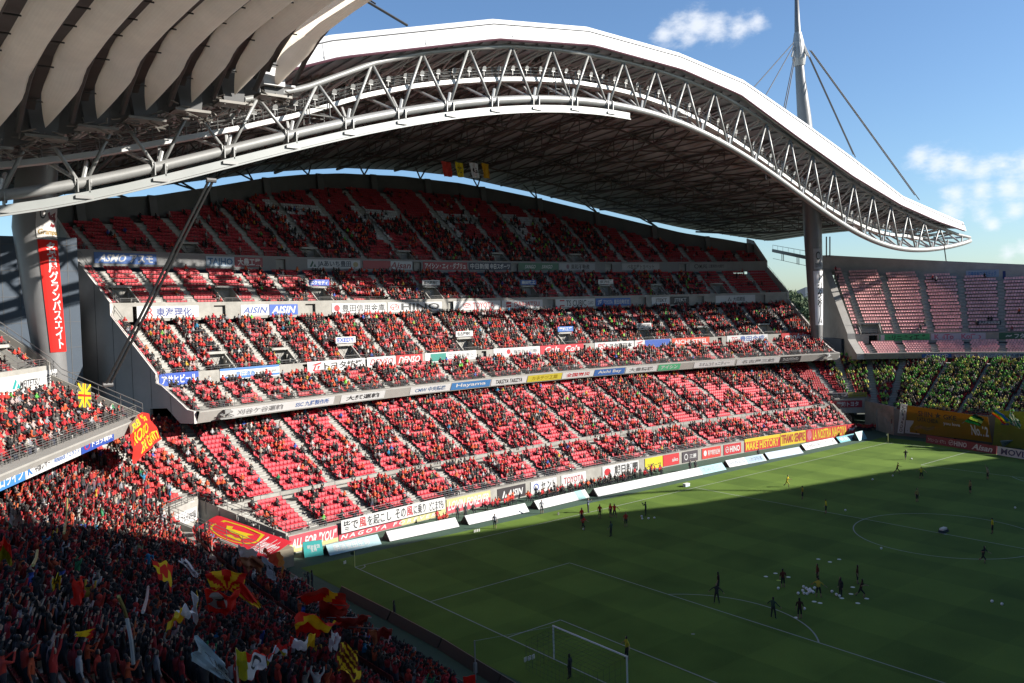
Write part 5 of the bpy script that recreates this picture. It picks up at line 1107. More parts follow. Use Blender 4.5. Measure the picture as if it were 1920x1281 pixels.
# boards and hung banners on the pitch-side wall
fw = lambda x: np.interp(x, [540, 690, 920, 1165, 1390, 1605], [1030, 990, 938, 886, 857, 816])
def stripes(*cs): return lambda u, v: cs[min(len(cs)-1, int(v*len(cs)))]
PK = lin('#e05a68'); CRM = lin('#e6dc9a')
for x0, x1, col, items, lb, z0_, z1_ in [
 (543, 634, lambda u, v: PK if v > .25+.45*u*0+.2*(1-u) else CRM, [('ALL FOR "YOU"', .05, .2, .96, .82, WH, .15, .06)], 'red and cream wall banner reading ALL FOR YOU', .15, 1.95),
 (636, 836, lambda u, v: PK if (u < .55) else CRM, [('N A G O Y A   F O R E V E R', .02, .1, .9, .4, WH, .1, .05)], 'red and cream wall banner half covered by a white one', .1, 1.6),
 (838, 920, lambda u, v: CRM if v > .45 else PK, [('LOVIN FOREVER', .04, .2, .97, .85, WH, .1, .06)], 'cream and pink wall banner reading LOVIN FOREVER', .15, 1.95),
 (934, 986, lin('#3c3438'), [('@tri', .14, .2, .32, .8, WH), ('AISIN', .36, .2, .88, .75, WH, .1, .03)], 'black wall board with a white triangle mark', .2, 1.85),
 (996, 1044, WH, [('@ring', .1, .2, .3, .8, BLU), ('セ ント', .4, .2, .95, .85, DGR, 0, .04)], 'white wall board with a dark kana and a round blue mark', .2, 1.85),
 (1053, 1099, WH, [('TOYOTA', .1, .2, .9, .78, lin('#c04050'))], 'white wall board with red capital letters', .3, 1.85),
 (1130, 1198, WH, [('@disc', .05, .2, .22, .8, RED), ('朝日新聞', .33, .08, .97, .92, DGR, 0, .03)], 'white wall board with a red disc and four dark characters', .2, 1.95),
 (1210, 1243, lin('#f0e020'), [('スポーツ', .1, .15, .9, .5, BK)], 'bright yellow wall board with small black kana', .2, 1.95), (1244, 1274, lin('#e02c34'), [('aiko', .55, .3, .92, .65, WH)], 'red wall board beside the bright yellow one', .2, 1.95),
 (1280, 1309, lin('#50464e'), [('@ring', .12, .2, .35, .8, WH), ('三菱', .45, .3, .9, .7, WH)], 'dark grey wall board with a round mark', .2, 1.9), (1317, 1352, lin('#e84038'), [('@disc', .08, .25, .24, .8, WH), ('東海東京証券', .3, .25, .95, .78, WH)], 'red orange wall board with white characters', .2, 1.9),
 (1358, 1390, lin('#d82030'), [('@ringH', .08, .2, .28, .8, WH), ('HINO', .34, .2, .92, .8, WH, 0, .04)], 'small red wall board with white capital letters', .2, 1.9),
 (1397, 1463, lambda u, v: YEL if v > .78 else RED, [('MAKE HISTORY', .03, .1, .96, .72, YEL, 0, .05)], 'red and yellow hung banner reading MAKE HISTORY', 0.1, 2.3),
 (1464, 1511, YEL, [('TIFIAMO SEMPRE', .03, .15, .97, .88, lin('#b8202a'), 0, .03)], 'yellow hung banner reading TIFIAMO SEMPRE', .1, 2.3), (1512, 1589, RED, [('@disc', .02, .1, .13, .95, lin('#d87080')), ('12', .04, .3, .11, .75, WH), ('LA NOSTRA NAGOYA', .16, .1, .98, .9, YEL, 0, .04)], 'red hung banner reading LA NOSTRA NAGOYA', .1, 2.3),
 (1590, 1604, lin('#e03038'), [('@wave', .1, .2, .9, .8, WH)], 'short plain red banner at the far end of the wall', .2, 2.2)]:
    t0 = cyl(x0, fw(x0), 372.9, 52.6, -360)[0]; t1 = cyl(x1, fw(x1), 372.9, 52.6, -360)[0]
    board('wall_banner', lb, 'banner', cyl_patch(52.6, -360., 372.92, t0, t1, z0_, z1_), col, items, nu=16, nv=8, thick=.05)
t0, t1 = cyl(640, 1000, 372.6, 52.6, -360)[0], cyl(834, 955, 372.6, 52.6, -360)[0]
board('wall_banner', 'long white cloth banner with brush-written black and red characters hung on the railing', 'banner', cyl_patch(52.6, -360., 372.55, t0, t1, 1.0, 2.45), WH, [('皆で', .02, .1, .15, .9, DGR), ('風', .16, .1, .225, .9, RED), ('を起こし', .235, .1, .46, .9, DGR), ('その', .5, .1, .6, .9, DGR), ('風', .61, .1, .67, .9, RED), ('に乗り', .68, .1, .8, .9, DGR), ('どこまでも', .84, .1, .985, .85, DGR)], nu=20, nv=3, thick=.04)
# A-frame boards on the grass along the touchline
def aboard(x0, y0, x1, y1, col, items, label, h=1.0, dep=.9):
    P0, P1 = at(x0, y0, Z=0), at(x1, y1, Z=0); d = (P1-P0)/np.linalg.norm(P1-P0); n_ = np.array([-d[1], d[0], 0]); 
    if n_[1] < 0: n_ = -n_
    e = empty('pitch_board', P0, label, 'advertising board'); b = MB(); Q = [P0, P1, P1+n_*dep*2, P0+n_*dep*2]; T0, T1 = P0+n_*dep+[0, 0, h], P1+n_*dep+[0, 0, h]
    b.add([*Q, T0, T1], ((0, 1, 5, 4), (2, 3, 4, 5), (1, 2, 5), (3, 0, 4), (3, 2, 1, 0)), 0, DGR); b.build('body', boardm, e)
    pt = quad_patch(P0+[0, 0, .02]-n_*.012, P1+[0, 0, .02]-n_*.012, T1-n_*.012, T0-n_*.012); c = MB(); 
    c.add([pt(0.004, .02, .01), pt(.996, .02, .01), pt(.996, .98, .01), pt(0.004, .98, .01)], [(0, 1, 2, 3)], 0, col); c.build('panel', boardm, e); lettering(pt, items, e, off=.03)
PW = lin('#e8ecee')
aboard(571, 1047, 607, 1042, TEA, [('明治安田\n生命', .2, .3, .85, .75, WH)], 'short teal board standing at the near corner of the pitch', 1.5, .9)
for a in [(618, 1043, 716, 1021, lin('#bfe4ea'), [('明治安田生命', .12, .2, .8, .85, WH, 0, .02)], 'pale blue touchline board nearest the corner flag'), (731, 1016, 862, 988, WH, [], 'blank white touchline board, second from the near corner'), (879, 985, 993, 960, WH, [], 'blank white touchline board behind the walking grey official'),
          (1010, 956, 1106, 933, WH, [('@block', .78, 0, .92, 1, lin('#a8dcd8'))], 'white touchline board with a pale teal end'), (1121, 932, 1362, 881, WH, [('@block', .8, 0, 1, 1, lin('#b0e0e4')), ('明治安田生命', .82, .2, .97, .8, WH)], 'longest white touchline board in front of the sitting photographers'),
          (1368, 877, 1438, 864, WH, [('SUGISHIZAI', .06, .3, .45, .7, lin('#a0b0c0')), ('@block', .5, .05, .97, .95, lin('#a8c8e8')), ('自動車整備', .55, .2, .92, .8, WH)], 'white and pale blue touchline board beyond the halfway line'), (1442, 862, 1507, 850, lin('#c4d8ee'), [('AISIN AW', .5, .25, .96, .8, WH, .1, .03), ('株式会社', .06, .25, .42, .75, WH)], 'pale blue touchline board second from the far teal ones'),
          (1511, 845, 1571, 832, WH, [('DENSO & TOYOTA', .06, .25, .95, .78, GRY)], 'white touchline board with grey letters next to the far teal ones'), (1576, 831, 1609, 824, lin('#58b8c0'), [('明治安田', .1, .2, .9, .8, WH)], 'teal touchline board close to the far corner')]: aboard(*a)
aboard(1611, 827, 1626, 823.5, lin('#8cd0d4'), [('明治', .2, .3, .8, .7, WH)], 'small square teal board at the far corner of the pitch', 1.5, .8)
aboard(1868, 868, 1719, 852, MAR, [], 'maroon board') if 0 else None
P = quad_patch(at(1736, 830, Z=0), at(1868, 852.5, Z=0), at(1868, 852.5, Z=0)+[.25, 0, 1.35], at(1736, 830, Z=0)+[.25, 0, 1.35])
board('goal_line_board', 'long maroon board with white lettering behind the far goal line', 'advertising board', P, lin('#8a1c3c'), [('アイシン・エィ・ダブリュ', .03, .2, .3, .7, WH), ('@ringH', .34, .2, .41, .85, WH), ('HINO', .42, .2, .6, .8, WH, 0, .05), ('Aisan', .68, .15, .95, .85, WH, .4, .03)], nu=6)
P = quad_patch(at(1869.5, 853, Z=0), at(1990, 873, Z=0), at(1990, 873, Z=0)+[.25, 0, 1.35], at(1869.5, 853, Z=0)+[.25, 0, 1.35])
board('goal_line_board', 'white board with dark blue letters at the right edge', 'advertising board', P, WH, [('MOVIX', .06, .15, .55, .85, lin('#3a4a78'), 0, .05)], nu=4)
P = quad_patch(at(1880, 838, Z=.1), at(1903, 836, Z=.1), at(1899, 826, Z=1.3), at(1876, 827.5, Z=1.3)); board('pitch_board', 'small tilted pale board behind the maroon one', 'advertising board', P, lin('#c8dce8'), [('大阪屋', .2, .2, .8, .8, lin('#7090b0'))], nu=2)
# boards seen from behind at the near goal line
gl = [at(*q, Z=0) for q in ((648, 1112), (742, 1160), (838, 1212), (950, 1282), (1010, 1318))]
for i in range(4):
    d = gl[i+1]-gl[i]; b = MB(); p0, p1 = gl[i]+d*.01, gl[i+1]-d*.01; w = np.array([-.8, .1, 0]); b.add([p0, p1, p1+w, p0+w, p0+w*.5+[0, 0, .72], p1+w*.5+[0, 0, .72]], ((0, 1, 5, 4), (2, 3, 4, 5), (1, 2, 5), (3, 0, 4), (0, 3, 2, 1)), 0, (.016, .022, .02))
    e = empty('pitch_board', p0, 'dark back of a board behind the near goal line, '+['nearest the corner', 'second from the corner', 'third from the corner', 'cut by the bottom edge'][i], 'advertising board'); b.build('body', boardm, e)
    b = MB(); b.tube([p0+w*.5+[0, 0, .74], p1+w*.5+[0, 0, .74]], .03, 4); b.build('frame', galv, e)
# home deck, away deck and gate signs
def rsign(rg, d, x0, x1, y0, y1, z0_, z1_, col, items, label, name='sign', lean=0., nu=3):
    def sof(px, py):
        
        if rg.g[0][2] < 500:
            cx_, cy_, R0_, a0_, a1_ = rg.g[0]; th_, _ = cyl(px, py, R0_+d, cx_, cy_); return (th_-a0_)*R0_
        n_ = rg.dirs(rg.len/2)[1]; o = rg.P(rg.len/2, d); r = ray(px, py); t = ((o-CAMP)[:2] @ n_[:2])/(r[:2] @ n_[:2]); w = CAMP+t*r; return rg.len/2+(w-o)[:2] @ rg.dirs(rg.len/2)[0][:2]
    s0_, s1_ = sof(x0, y0), sof(x1, y1); board(name, label, 'sign', ring_patch(rg, s0_, s1_, d-.06, z0_, z1_, lean), col, items, nu=nu, thick=.04)
rsign(RH, 9.1, -60, 125, 775, 745, 18.7, 20.4, WH, [('@tri', .38, .25, .46, .8, TEA), ('MEITETSU', .46, .22, .66, .65, DGR, .15), ('名古屋鉄道', .74, .3, .92, .8, DGR)], 'long white sign with grey lettering on the wall of the upper left stand')
for x0, x1, y0, y1, col, items, lb in [(-40, 45, 912, 892, lin('#4a98e8'), [('エアロライン', .1, .15, .95, .85, WH, 0, .06)], 'blue edge sign at the far left of the near balcony'), (46, 95, 891, 866, WH, [('K', .08, .2, .26, .85, LBL, 0, .05), ('中部レザー', .34, .2, .95, .8, DGR)], 'white edge sign with a blue letter K on the near balcony'),
  (96, 150, 865, 843, WH, [('Amuseck アミタミズ', .06, .25, .96, .8, lin('#5080c8'), .1)], 'white edge sign with thin blue lettering on the near balcony'), (151, 212, 842, 820, lin('#2858b8'), [('@ring', .08, .2, .24, .85, RED), ('トヨタ輸送', .3, .2, .94, .82, WH, 0, .05)], 'dark blue edge sign at the right end of the near balcony')]:
    rsign(RH, -.32, x0, x1, y0, y1, 14.05, 15.1, col, items, lb, 'fascia_sign')
for x0, x1, col, items, lb in [(1649, 1743, lin('#4fbf78'), [('@block', .02, .05, .1, .95, WH), ('トリニティ工業', .15, .12, .92, .88, BK, 0, .03)], 'green sign with black characters on the far stand wall'), (1746, 1848, lin('#dcd8e8'), [('KoiTo', .06, .12, .42, .88, lin('#e07090'), 0, .05), ('KoiTo', .56, .12, .92, .88, lin('#e07090'), 0, .05)], 'pale sign with pink lettering on the far stand wall'), (1873, 1960, lin('#1f6a50'), [('@wave', .15, .25, .28, .75, WH), ('フタバ', .34, .12, .7, .88, WH, 0, .03)], 'dark green sign cut by the right edge of the photo')]:
    rsign(RA, 6.1, x0, x1, 630, 630, 16.45, 17.85, col, items, lb)
for x0, x1, col, tx, tc, lb in [(1728, 1784, lin('#2a66b8'), 'AMANO', WH, 'blue edge sign at the left end of the far balcony signs'), (1785, 1832, lin('#b890a0'), '山三工業', WH, 'dull pink edge sign on the far balcony'), (1833, 1886, lin('#b8c4d8'), 'パナソニック', NAVY, 'pale blue edge sign on the far balcony'), (1888, 1935, lin('#a8bcd8'), '大成株式', NAVY, 'light blue edge sign at the right edge of the far balcony')]:
    rsign(RA, -.3, x0, x1, 668, 668, 13.15, 14.0, col, [(tx, .12, .15, .9, .85, tc, 0, .02)], lb, 'fascia_sign')
rsign(RA, 20.5, 1811, 1873, 517, 519, 29.6, 31.2, lin('#b8c8e0'), [('日鉄住金ロジスティク', .08, .15, .92, .85, LBL, 0, .02)], 'pale blue sign above the top row of the far stand'); rsign(RA, 20.4, 1880, 1960, 521, 523, 29.1, 30.8, lin('#1c3c88'), [('おふろの王様', .15, .15, .9, .85, WH)], 'dark blue sign above the top row at the right edge')
rsign(RA, 8.6, 1831, 1877, 602, 602, 19.4, 20.3, lin('#26364e'), [('名古屋東部陸運', .1, .15, .95, .85, WH)], 'small dark sign over the far stand stairwell')
# gates
X_ = lambda p: np.array([105.2-p[0], p[1], p[2]])
ga = np.array([-10.1, 16.6, 3.4]), np.array([-14.2, 13.2, 3.4])
board('gate_sign', 'white sign with dark characters on the back wall above the crest tarpaulin', 'sign', quad_patch(ga[1]+[-.0, -.1, .3], ga[0]+[.0, -.1, .3], ga[0]+[0, -.1, 1.7], ga[1]+[0, -.1, 1.7]), WH, [('日本アムウェイSF中国', .1, .2, .95, .8, DGR)], nu=1)
board('gate_sign', 'red sign with white characters above the dark far tunnel', 'sign', quad_patch(X_((-9.9, 16.8, 4.0)), X_((-14.3, 12.9, 4.0)), X_((-14.3, 12.9, 5.4)), X_((-9.9, 16.8, 5.4))), lin('#b02c44'), [('愛知トヨタ', .15, .15, .88, .88, WH, 0, .04)], nu=1)
board('gate_banner', 'white cloth with black characters on the rail over the far tunnel', 'banner', quad_patch(X_((-9.2, 17.4, 6.0)), X_((-12.3, 14.9, 6.0)), X_((-12.3, 14.9, 7.0)), X_((-9.2, 17.4, 7.0))), (.35, .33, .36), [('闘山貫之', .05, .1, .95, .9, BK, 0, .03)], nu=1)
board('gate_banner', 'olive yellow cloth on the rail over the far tunnel', 'banner', quad_patch(X_((-12.4, 14.8, 6.0)), X_((-15.2, 12.4, 6.0)), X_((-15.2, 12.4, 7.0)), X_((-12.4, 14.8, 7.0))), lin('#b8b020'), [], nu=1)
# banners covering the wall below the far supporters
def abq(x0, y0, x1, y1, x2, y2, x3, y3, Xp=112.6, dxy=.13):
    f = lambda x, y: at(x, y, X=112.6+.0)+[-.0, 0, 0]
    return quad_patch(f(x0, y0), f(x1, y1), f(x2, y2), f(x3, y3), wave=.05, seed=x0)
OC = lin('#94701f')
board('supporters_banner', 'wide ochre banner with dark lettering hung below the far supporters', 'banner', abq(1700, 810, 1860, 830, 1852, 782, 1700, 760), lambda u, v: lin('#8a6a30') if v > .93 else OC, [('SHIN ★ GKE', .15, .66, .62, .9, BK, 0, .02), ('LATA CHIDA', .14, .46, .4, .62, BK, 0, .05), ('you love', .46, .42, .66, .58, WH), ('No.12', .78, .2, .98, .6, WH, 0, .04), ('@wave', .1, .05, .35, .4, lin('#7a5a18'))], nu=16, nv=6, mat=clothm, thick=.03)
board('supporters_banner', 'narrow white vertical banner reading downwards beside the grey gate', 'banner', abq(1683, 812, 1694, 813, 1702, 758, 1689, 757), (.5, .5, .5), [(V('CORNADO'), .2, .05, .8, .95, BK)], nu=2, mat=clothm, thick=.03)
board('supporters_banner', 'pale banner with a dark crest hung low beside the ochre one', 'banner', abq(1697, 812, 1724, 815, 1725, 790, 1699, 788), (.45, .45, .47), [('@disc', .4, .4, .62, .85, BK), ('ultras', .15, .1, .85, .3, BK)], nu=3, mat=clothm, thick=.05)
board('supporters_banner', 'yellow green banner cut by the right edge of the photo', 'banner', abq(1861, 835, 1990, 850, 1990, 775, 1868, 770), lin('#7f8436'), [('26', .1, .6, .35, .9, lin('#204a80'), 0, .05)], nu=8, nv=3, mat=clothm, thick=.03)
e = empty('service_gate', at(1665, 815, X=117.2), 'grey steel service gate with horizontal bars left of the far banners', 'gate'); P = [at(x, y, X=117.2) for x, y in ((1644, 809), (1686, 814), (1686, 766), (1644, 766))]; b = MB()
for i in range(9): u = i/8; b.tube([P[0]*(1-u)+P[3]*u, P[1]*(1-u)+P[2]*u], .09, 4)
for u in (0, .5, 1): b.tube([P[0]*(1-u)+P[1]*u, P[3]*(1-u)+P[2]*u], .1, 4)
b.build('bars', steel, e); b = MB(); b.slab(P, (1, 0, 0), .15); b.build('backing', steel_d, e)

# ------------------------------------------------------------------ flags and banners in the home end
def crowd_h(x, y):
    r_h = sqrt((x-375)**2+(y+34)**2)-385
    if y > 3.3 and x > -11: r_h = sqrt((x-ccx)**2+(y-ccy)**2)-cr_
    return (.8 if r_h < -.2 else ZL0+R1*r_h/T_ if r_h < DW else ZW+.25+R2*(r_h-D2)/T_)
def crowd_pt(px, py, lift):
    d = ray(px, py); t = 25.
    while t < 170:
        w = CAMP+t*d
        if w[2] < crowd_h(w[0], w[1])+lift: return w
        t += .1
    return w
def lifts(pts):
    ys = [p[1] for p in pts]; lo, hi = max(ys), min(ys); return [2.35+1.7*(lo-y)/(lo-hi+1e-6) for y in ys]
def flag(label, pts, dist_z, colf, items=(), pole=None, wave=.12, seed=0, name='waving_flag', nu=16, nv=10):
    P4 = [crowd_pt(x, y, l_) for (x, y), l_ in zip(pts, lifts(pts))]
    base = sum(P4)/4; root = board(name, label, 'flag', quad_patch(*P4, wave=wave, seed=seed), colf, items, nu=nu, nv=nv, thick=.015, mat=clothm, group='flags waved in the home end')
    if pole:
        (x0, y0, z0_), (x1, y1, z1_) = pole; b = MB(); b.tube([crowd_pt(x0, y0, 2.9), crowd_pt(x1, y1, 3.2)], .035, 5); b.build('pole', galv, root)
R_, Y_ = lin('#e83020'), lin('#f8d828'); W_ = lin('#f4f4f8')
def rays(u, v): a = atan2(v-0.0, u-.5); return Y_ if int((a/pi)*13) % 2 else R_
flag('yellow and red sunburst flag in the middle of the shaded crowd', [(400, 1112), (452, 1108), (462, 1074), (382, 1072)], (7.6, 7., 8.5, 9.), rays, seed=1, wave=.08, nu=26)
flag('red flag with a round white and black emblem below the sunburst', [(392, 1150), (440, 1148), (452, 1108), (384, 1112)], (6.6, 6.2, 7., 7.6), R_, [('@disc', .02, .15, .62, .9, W_), ('@wave', .1, .5, .5, .85, BK), ('@wave', .15, .2, .45, .45, BK)], seed=2)
flag('yellow and dark red pennant hanging at the right of the sunburst flag', [(447, 1118), (487, 1142), (491, 1136), (455, 1092)], (6.4, 5.8, 6, 7.6), lambda u, v: Y_ if v < .25 or u > .8 else R_, seed=3)
flag('twisted red and yellow flag left of the tilted white one', [(298, 1075), (322, 1112), (325, 1062), (284, 1046)], (8.8, 8.2, 9.6, 10.2), lambda u, v: Y_ if (int(u*3)+int(v*3)) % 2 else R_, seed=4)
flag('tilted white flag with blue lettering near the shadow edge', [(333, 1050), (368, 1083), (373, 1076), (345, 1046)], (9.2, 8.4, 8.8, 9.6), W_, [('INGRES', .1, .25, .9, .7, lin('#3a4a90'))], seed=5)
flag('large white flag with dull lettering at the bottom of the photo', [(363, 1243), (438, 1284), (430, 1258), (379, 1198)], (6.4, 5.2, 5.6, 7.9), lin('#b8c4c8'), [('TARGET', .3, .45, .8, .7, GRY), ('YCNC', .35, .2, .75, .4, GRY)], seed=6, wave=.2)
flag('yellow and white flag with a line drawing at the bottom of the photo', [(446, 1276), (498, 1256), (500, 1228), (443, 1221)], (5.3, 5.2, 6.4, 6.5), lambda u, v: lin('#c8c020') if u < .3 else R_ if v > .8 else W_, [('@ring', .45, .2, .85, .75, DGR)], seed=7, pole=((446, 1281, 4.4), (443, 1216, 6.8)))
flag('streaming red, white and yellow flag beside the line drawing one', [(500, 1238), (538, 1218), (538, 1208), (502, 1226)], (5.2, 5, 5.6, 5.9), lambda u, v: lin('#c8c020') if v < .35 else R_ if v > .75 else W_, seed=8)
flag('red flag with a yellow bird shape at the right side of the crowd', [(555, 1192), (612, 1180), (640, 1164), (552, 1158)], (4.8, 4.2, 4.8, 5.4), lambda u, v: Y_ if abs(v-.75+.5*abs(u-.4)) < .2 else R_, seed=9, wave=.18)
flag('white and red flag under the yellow bird flag', [(540, 1218), (590, 1214), (592, 1196), (546, 1200)], (4.5, 4.1, 4.6, 5.0), lambda u, v: W_ if .15 < u < .7 else R_ if u < .2 else Y_, seed=10)
flag('small white flag with a red fish shape near the lower railing', [(616, 1214), (628, 1222), (639, 1194), (622, 1184)], (4.2, 4.0, 4.8, 5), W_, [('@disc', .25, .25, .75, .8, R_)], seed=11)
flag('big red banner with a yellow cross stripe draped over the front railing', [(575, 1128), (652, 1140), (648, 1110), (556, 1112)], (3.8, 2.2, 3, 3.9), lambda u, v: Y_ if abs(u-.6-.3*(v-.5)) < .09 else lin('#c8402c') if v > .7 else R_, seed=12, wave=.15)
flag('red pennant on a level pole over the railing, nearest the green floor', [(600, 1162), (648, 1158), (656, 1136), (598, 1132)], (3., 2.0, 2.9, 3.6), lambda u, v: lin('#b82a1c'), seed=13, pole=((575, 1130, 3.9), (656, 1136, 2.95)))
flag('red pennant on a level pole over the railing, second from the green floor', [(634, 1180), (680, 1172), (696, 1158), (630, 1158)], (2.9, 2.1, 2.9, 3.3), lambda u, v: lin('#a82a20'), seed=14, pole=((612, 1158, 3.5), (697, 1158, 2.9)))
flag('red pennant on a level pole over the railing, third from the green floor', [(700, 1204), (726, 1196), (736, 1180), (690, 1178)], (2.4, 1.9, 2.9, 3.2), lambda u, v: lin('#a03024') if u > .3 else lin('#c07850'), seed=15, pole=((642, 1175, 3.7), (736, 1180, 2.9)))
flag('dark red and gold flag hanging between the bird flag and the railing', [(630, 1262), (672, 1258), (668, 1216), (634, 1208)], (3.6, 3.3, 4.4, 4.7), lambda u, v: lin('#8a3a14') if (u+v)*3 % 1 < .6 else Y_, seed=16)
flag('red flag with a yellow top edge low by the bottom of the photo', [(640, 1290), (678, 1288), (678, 1266), (640, 1258)], (3.5, 3.2, 3.6, 4), lambda u, v: Y_ if v > .8 else lin('#8a2014'), seed=17)
flag('white cloth standing up beside the crest tarpaulin', [(446, 1040), (478, 1048), (484, 1036), (446, 1022)], (4.6, 3.8, 4.4, 5.4), WH, seed=18)
flag('translucent pinkish brown flag below the white cloth', [(462, 1068), (488, 1072), (494, 1050), (446, 1040)], (3.9, 3.4, 4, 4.8), lin('#b07858'), seed=19)
flag('curved orange flag flying over the green floor at the corner', [(512, 1052), (532, 1076), (528, 1046), (494, 1028)], (2.6, 1.6, 2.8, 3.6), lambda u, v: lin('#d0502c') if u < .6 else lin('#d08a3c'), seed=20, wave=.2)
flag('dark lettered white flag beside the curved orange one', [(506, 1082), (520, 1096), (518, 1074), (494, 1042)], (2.6, 1.8, 2.6, 3.8), lambda u, v: lin('#8a8a90'), [('NGY', .3, .2, .8, .8, BK)], seed=21)
flag('white flag with a dark brush character at the left edge', [(17, 980), (45, 984), (38, 955), (20, 952)], (11.6, 11.2, 12.8, 13), lin('#c8b8b4'), [('升', .2, .2, .85, .9, DGR, 0, .05)], seed=22)
flag('red and yellow flag at the left edge just inside the shadow', [(-4, 1056), (22, 1054), (20, 1020), (-4, 1012)], (11, 10.7, 12, 12.2), lambda u, v: lin('#b0a818') if v < .6 else R_, seed=23)
flag('small yellow flag low in the left part of the shaded crowd', [(150, 1190), (172, 1202), (174, 1182), (148, 1183)], (9, 8.6, 9.3, 9.4), lambda u, v: Y_ if u < .6 else R_, seed=24, nu=6, nv=4)
flag('dim red flag in the left part of the shaded crowd', [(138, 1142), (158, 1120), (160, 1086), (140, 1090)], (9.3, 9.4, 10.5, 10.4), lambda u, v: R_, seed=25, nu=6)
flag('small yellow checked flag beside the dim red one', [(97, 1100), (113, 1102), (115, 1080), (98, 1082)], (10.4, 10.2, 11, 11), lambda u, v: Y_ if (int(u*5)+int(v*4)) % 2 else lin('#6a5a10'), seed=26)
flag('white streamer flag with yellow border left of the large white flag', [(310, 1180), (345, 1150), (366, 1143), (333, 1146)], (7, 7.4, 7.9, 7.6), lambda u, v: Y_ if v < .3 or u < .3 else W_, seed=27)
flag('upright white and yellow banner strip beside the round emblem flag', [(364, 1168), (369, 1170), (372, 1112), (362, 1114)], (6.8, 6.8, 8.6, 8.6), lambda u, v: Y_ if u > .7 else W_, seed=28, nu=6)
for i, (x0, y0, x1, y1, z0_) in enumerate([(222, 1118, 238, 1160, 9.5), (238, 1160, 250, 1245, 8.2), (62, 1060, 70, 1032, 11), (268, 1148, 278, 1100, 8.4), (120, 1000, 126, 935, 11.5)]):
    b = MB(); b.tube([crowd_pt(x0, y0, 3.6), crowd_pt((x0+x1)/2+2, (y0+y1)/2, 3.), crowd_pt(x1, y1, 2.2)], .06, 5); e = empty('streamer_pole', at(x1, y1, Z=z0_), 'thin '+['yellowish pole leaning in the shaded crowd', 'pale pole below the yellowish one', 'short lettered pole near the left edge', 'grey pole left of the sunburst flag', 'yellow and red pole in the sunlit crowd'][i], 'pole'); b.build('pole', mt('pole_'+str(i % 2), lin('#b8b060') if i % 2 == 0 else (.4, .4, .4), .6), e)
# Rosso banner, and sunburst cloth on the upper stand
c4 = [at(222, 866, X=-12.0), at(272, 838, X=-8.6), at(262, 800, X=-10.5), at(208, 818, X=-13.2)]
c4 = [np.array(RH.P(SH-6.3, -1.0, 11.0)), np.array(RH.P(SH+1.2, -1.6, 12.4)), np.array(RH.P(SH+.1, -.7, 15.3)), np.array(RH.P(SH-6.4, -.7, 15.0))]
board('hung_banner', 'red banner with yellow capital letters flapping from the near balcony end', 'banner', quad_patch(*c4, wave=.14, seed=3, sag=-.6), lambda u, v: lin('#8a6a58') if (v > .74 and u < .36) else lin('#dc2a1c'), [("RB '95s", .06, .74, .8, .96, YEL, 0, .05), ('ROSSO', .1, .4, .66, .7, YEL, .1, .06), ('BRIGANTI', .22, .08, .95, .36, YEL, .2, .06)], nu=20, nv=12, mat=clothm, thick=.02)
P = [at(x, y, Y=y_) for x, y, y_ in ((148, 764, 12.5), (170, 764, 13), (170, 721, 13), (146, 718, 12.5))]
def uj(u, v): a = min(abs(u-.5), abs(v-.5)); d_ = abs(abs(u-.5)-abs(v-.5)); return lin('#e03020') if a < .07 else YEL if a < .13 or d_ < .07 else lin('#6a6a50')
board('cross_flag', 'red and yellow crossed sunburst flag held up by the wall of the upper left stand', 'flag', quad_patch(*P, wave=.05), uj, [], nu=20, nv=20, mat=clothm, thick=.02)
# flags waved by the far supporters
for i, (pts, cf, lb) in enumerate([(((1808, 790), (1838, 800), (1846, 786), (1828, 776)), lambda u, v: [lin('#2f8a4a'), lin('#c8d870'), lin('#163a20')][(int(u*7)*3+int(v*5)*2) % 3], 'green patterned flag waved low in front of the ochre banner'), (((1860, 776), (1884, 796), (1893, 788), (1867, 768)), stripes(lin('#c82020'), lin('#e0c020'), lin('#209050'), lin('#2060a0')), 'red, yellow and green striped flag waved at the far end'), (((1890, 790), (1914, 806), (1912, 790), (1893, 772)), lambda u, v: lin('#3a8a50') if int(u*5+v*3) % 2 else lin('#c8c8b8'), 'green and white flag waved at the right edge')]):
    f = [at(x, y, X=110.5) for x, y in pts]; r_ = board('waving_flag', lb, 'flag', quad_patch(*f, wave=.15, seed=i), cf, [], nu=14, nv=8, mat=clothm, thick=.02, group='flags waved by the far supporters')
    b = MB(); b.tube([at(pts[3][0]+10, pts[3][1]-5, X=111.5), at(pts[0][0]-4, pts[0][1]+4, X=110.5)], .05, 4); b.build('pole', galv, r_)
# gauze, lettered cloth and front cloth on the home railing
P = [at(x, y, Z=z_) for x, y, z_ in ((795, 1256, .9), (868, 1300, .9), (868, 1278, 2.2), (793, 1235, 2.2))]
board('railing_banner', 'white cloth with black capital letters tied to the near railing at the bottom edge', 'banner', quad_patch(*P, wave=.03), (.42, .4, .4), [('HOPE THE BE', .04, .15, .96, .8, BK, 0, .02)], nu=8, mat=clothm, thick=.02)
P = [at(x, y, Z=z_) for x, y, z_ in ((715, 1216, 2.2), (800, 1276, 2.2), (815, 1262, 2.2), (728, 1196, 2.2))]
P = [P[0]+[0, 0, .2], P[1]+[0, 0, .2], P[2]+[0, 0, .25], P[3]+[0, 0, .25]]
board('railing_banner', 'pink and yellow cloth lying along the front row of the shaded crowd', 'banner', quad_patch(*P, wave=.04), lambda u, v: lin('#c89a30') if .2 < u < .6 and v > .4 else lin('#c890a0'), [], nu=10, nv=4, mat=clothm, thick=.02)
P = [at(x, y, Z=z_) for x, y, z_ in ((870, 1290, .6), (892, 1290, .6), (891, 1266, 1.6), (868, 1270, 1.6))]
board('railing_banner', 'small red cloth at the foot of the net pole', 'banner', quad_patch(*P, wave=.05), R_, [], nu=3, mat=clothm, thick=.02)

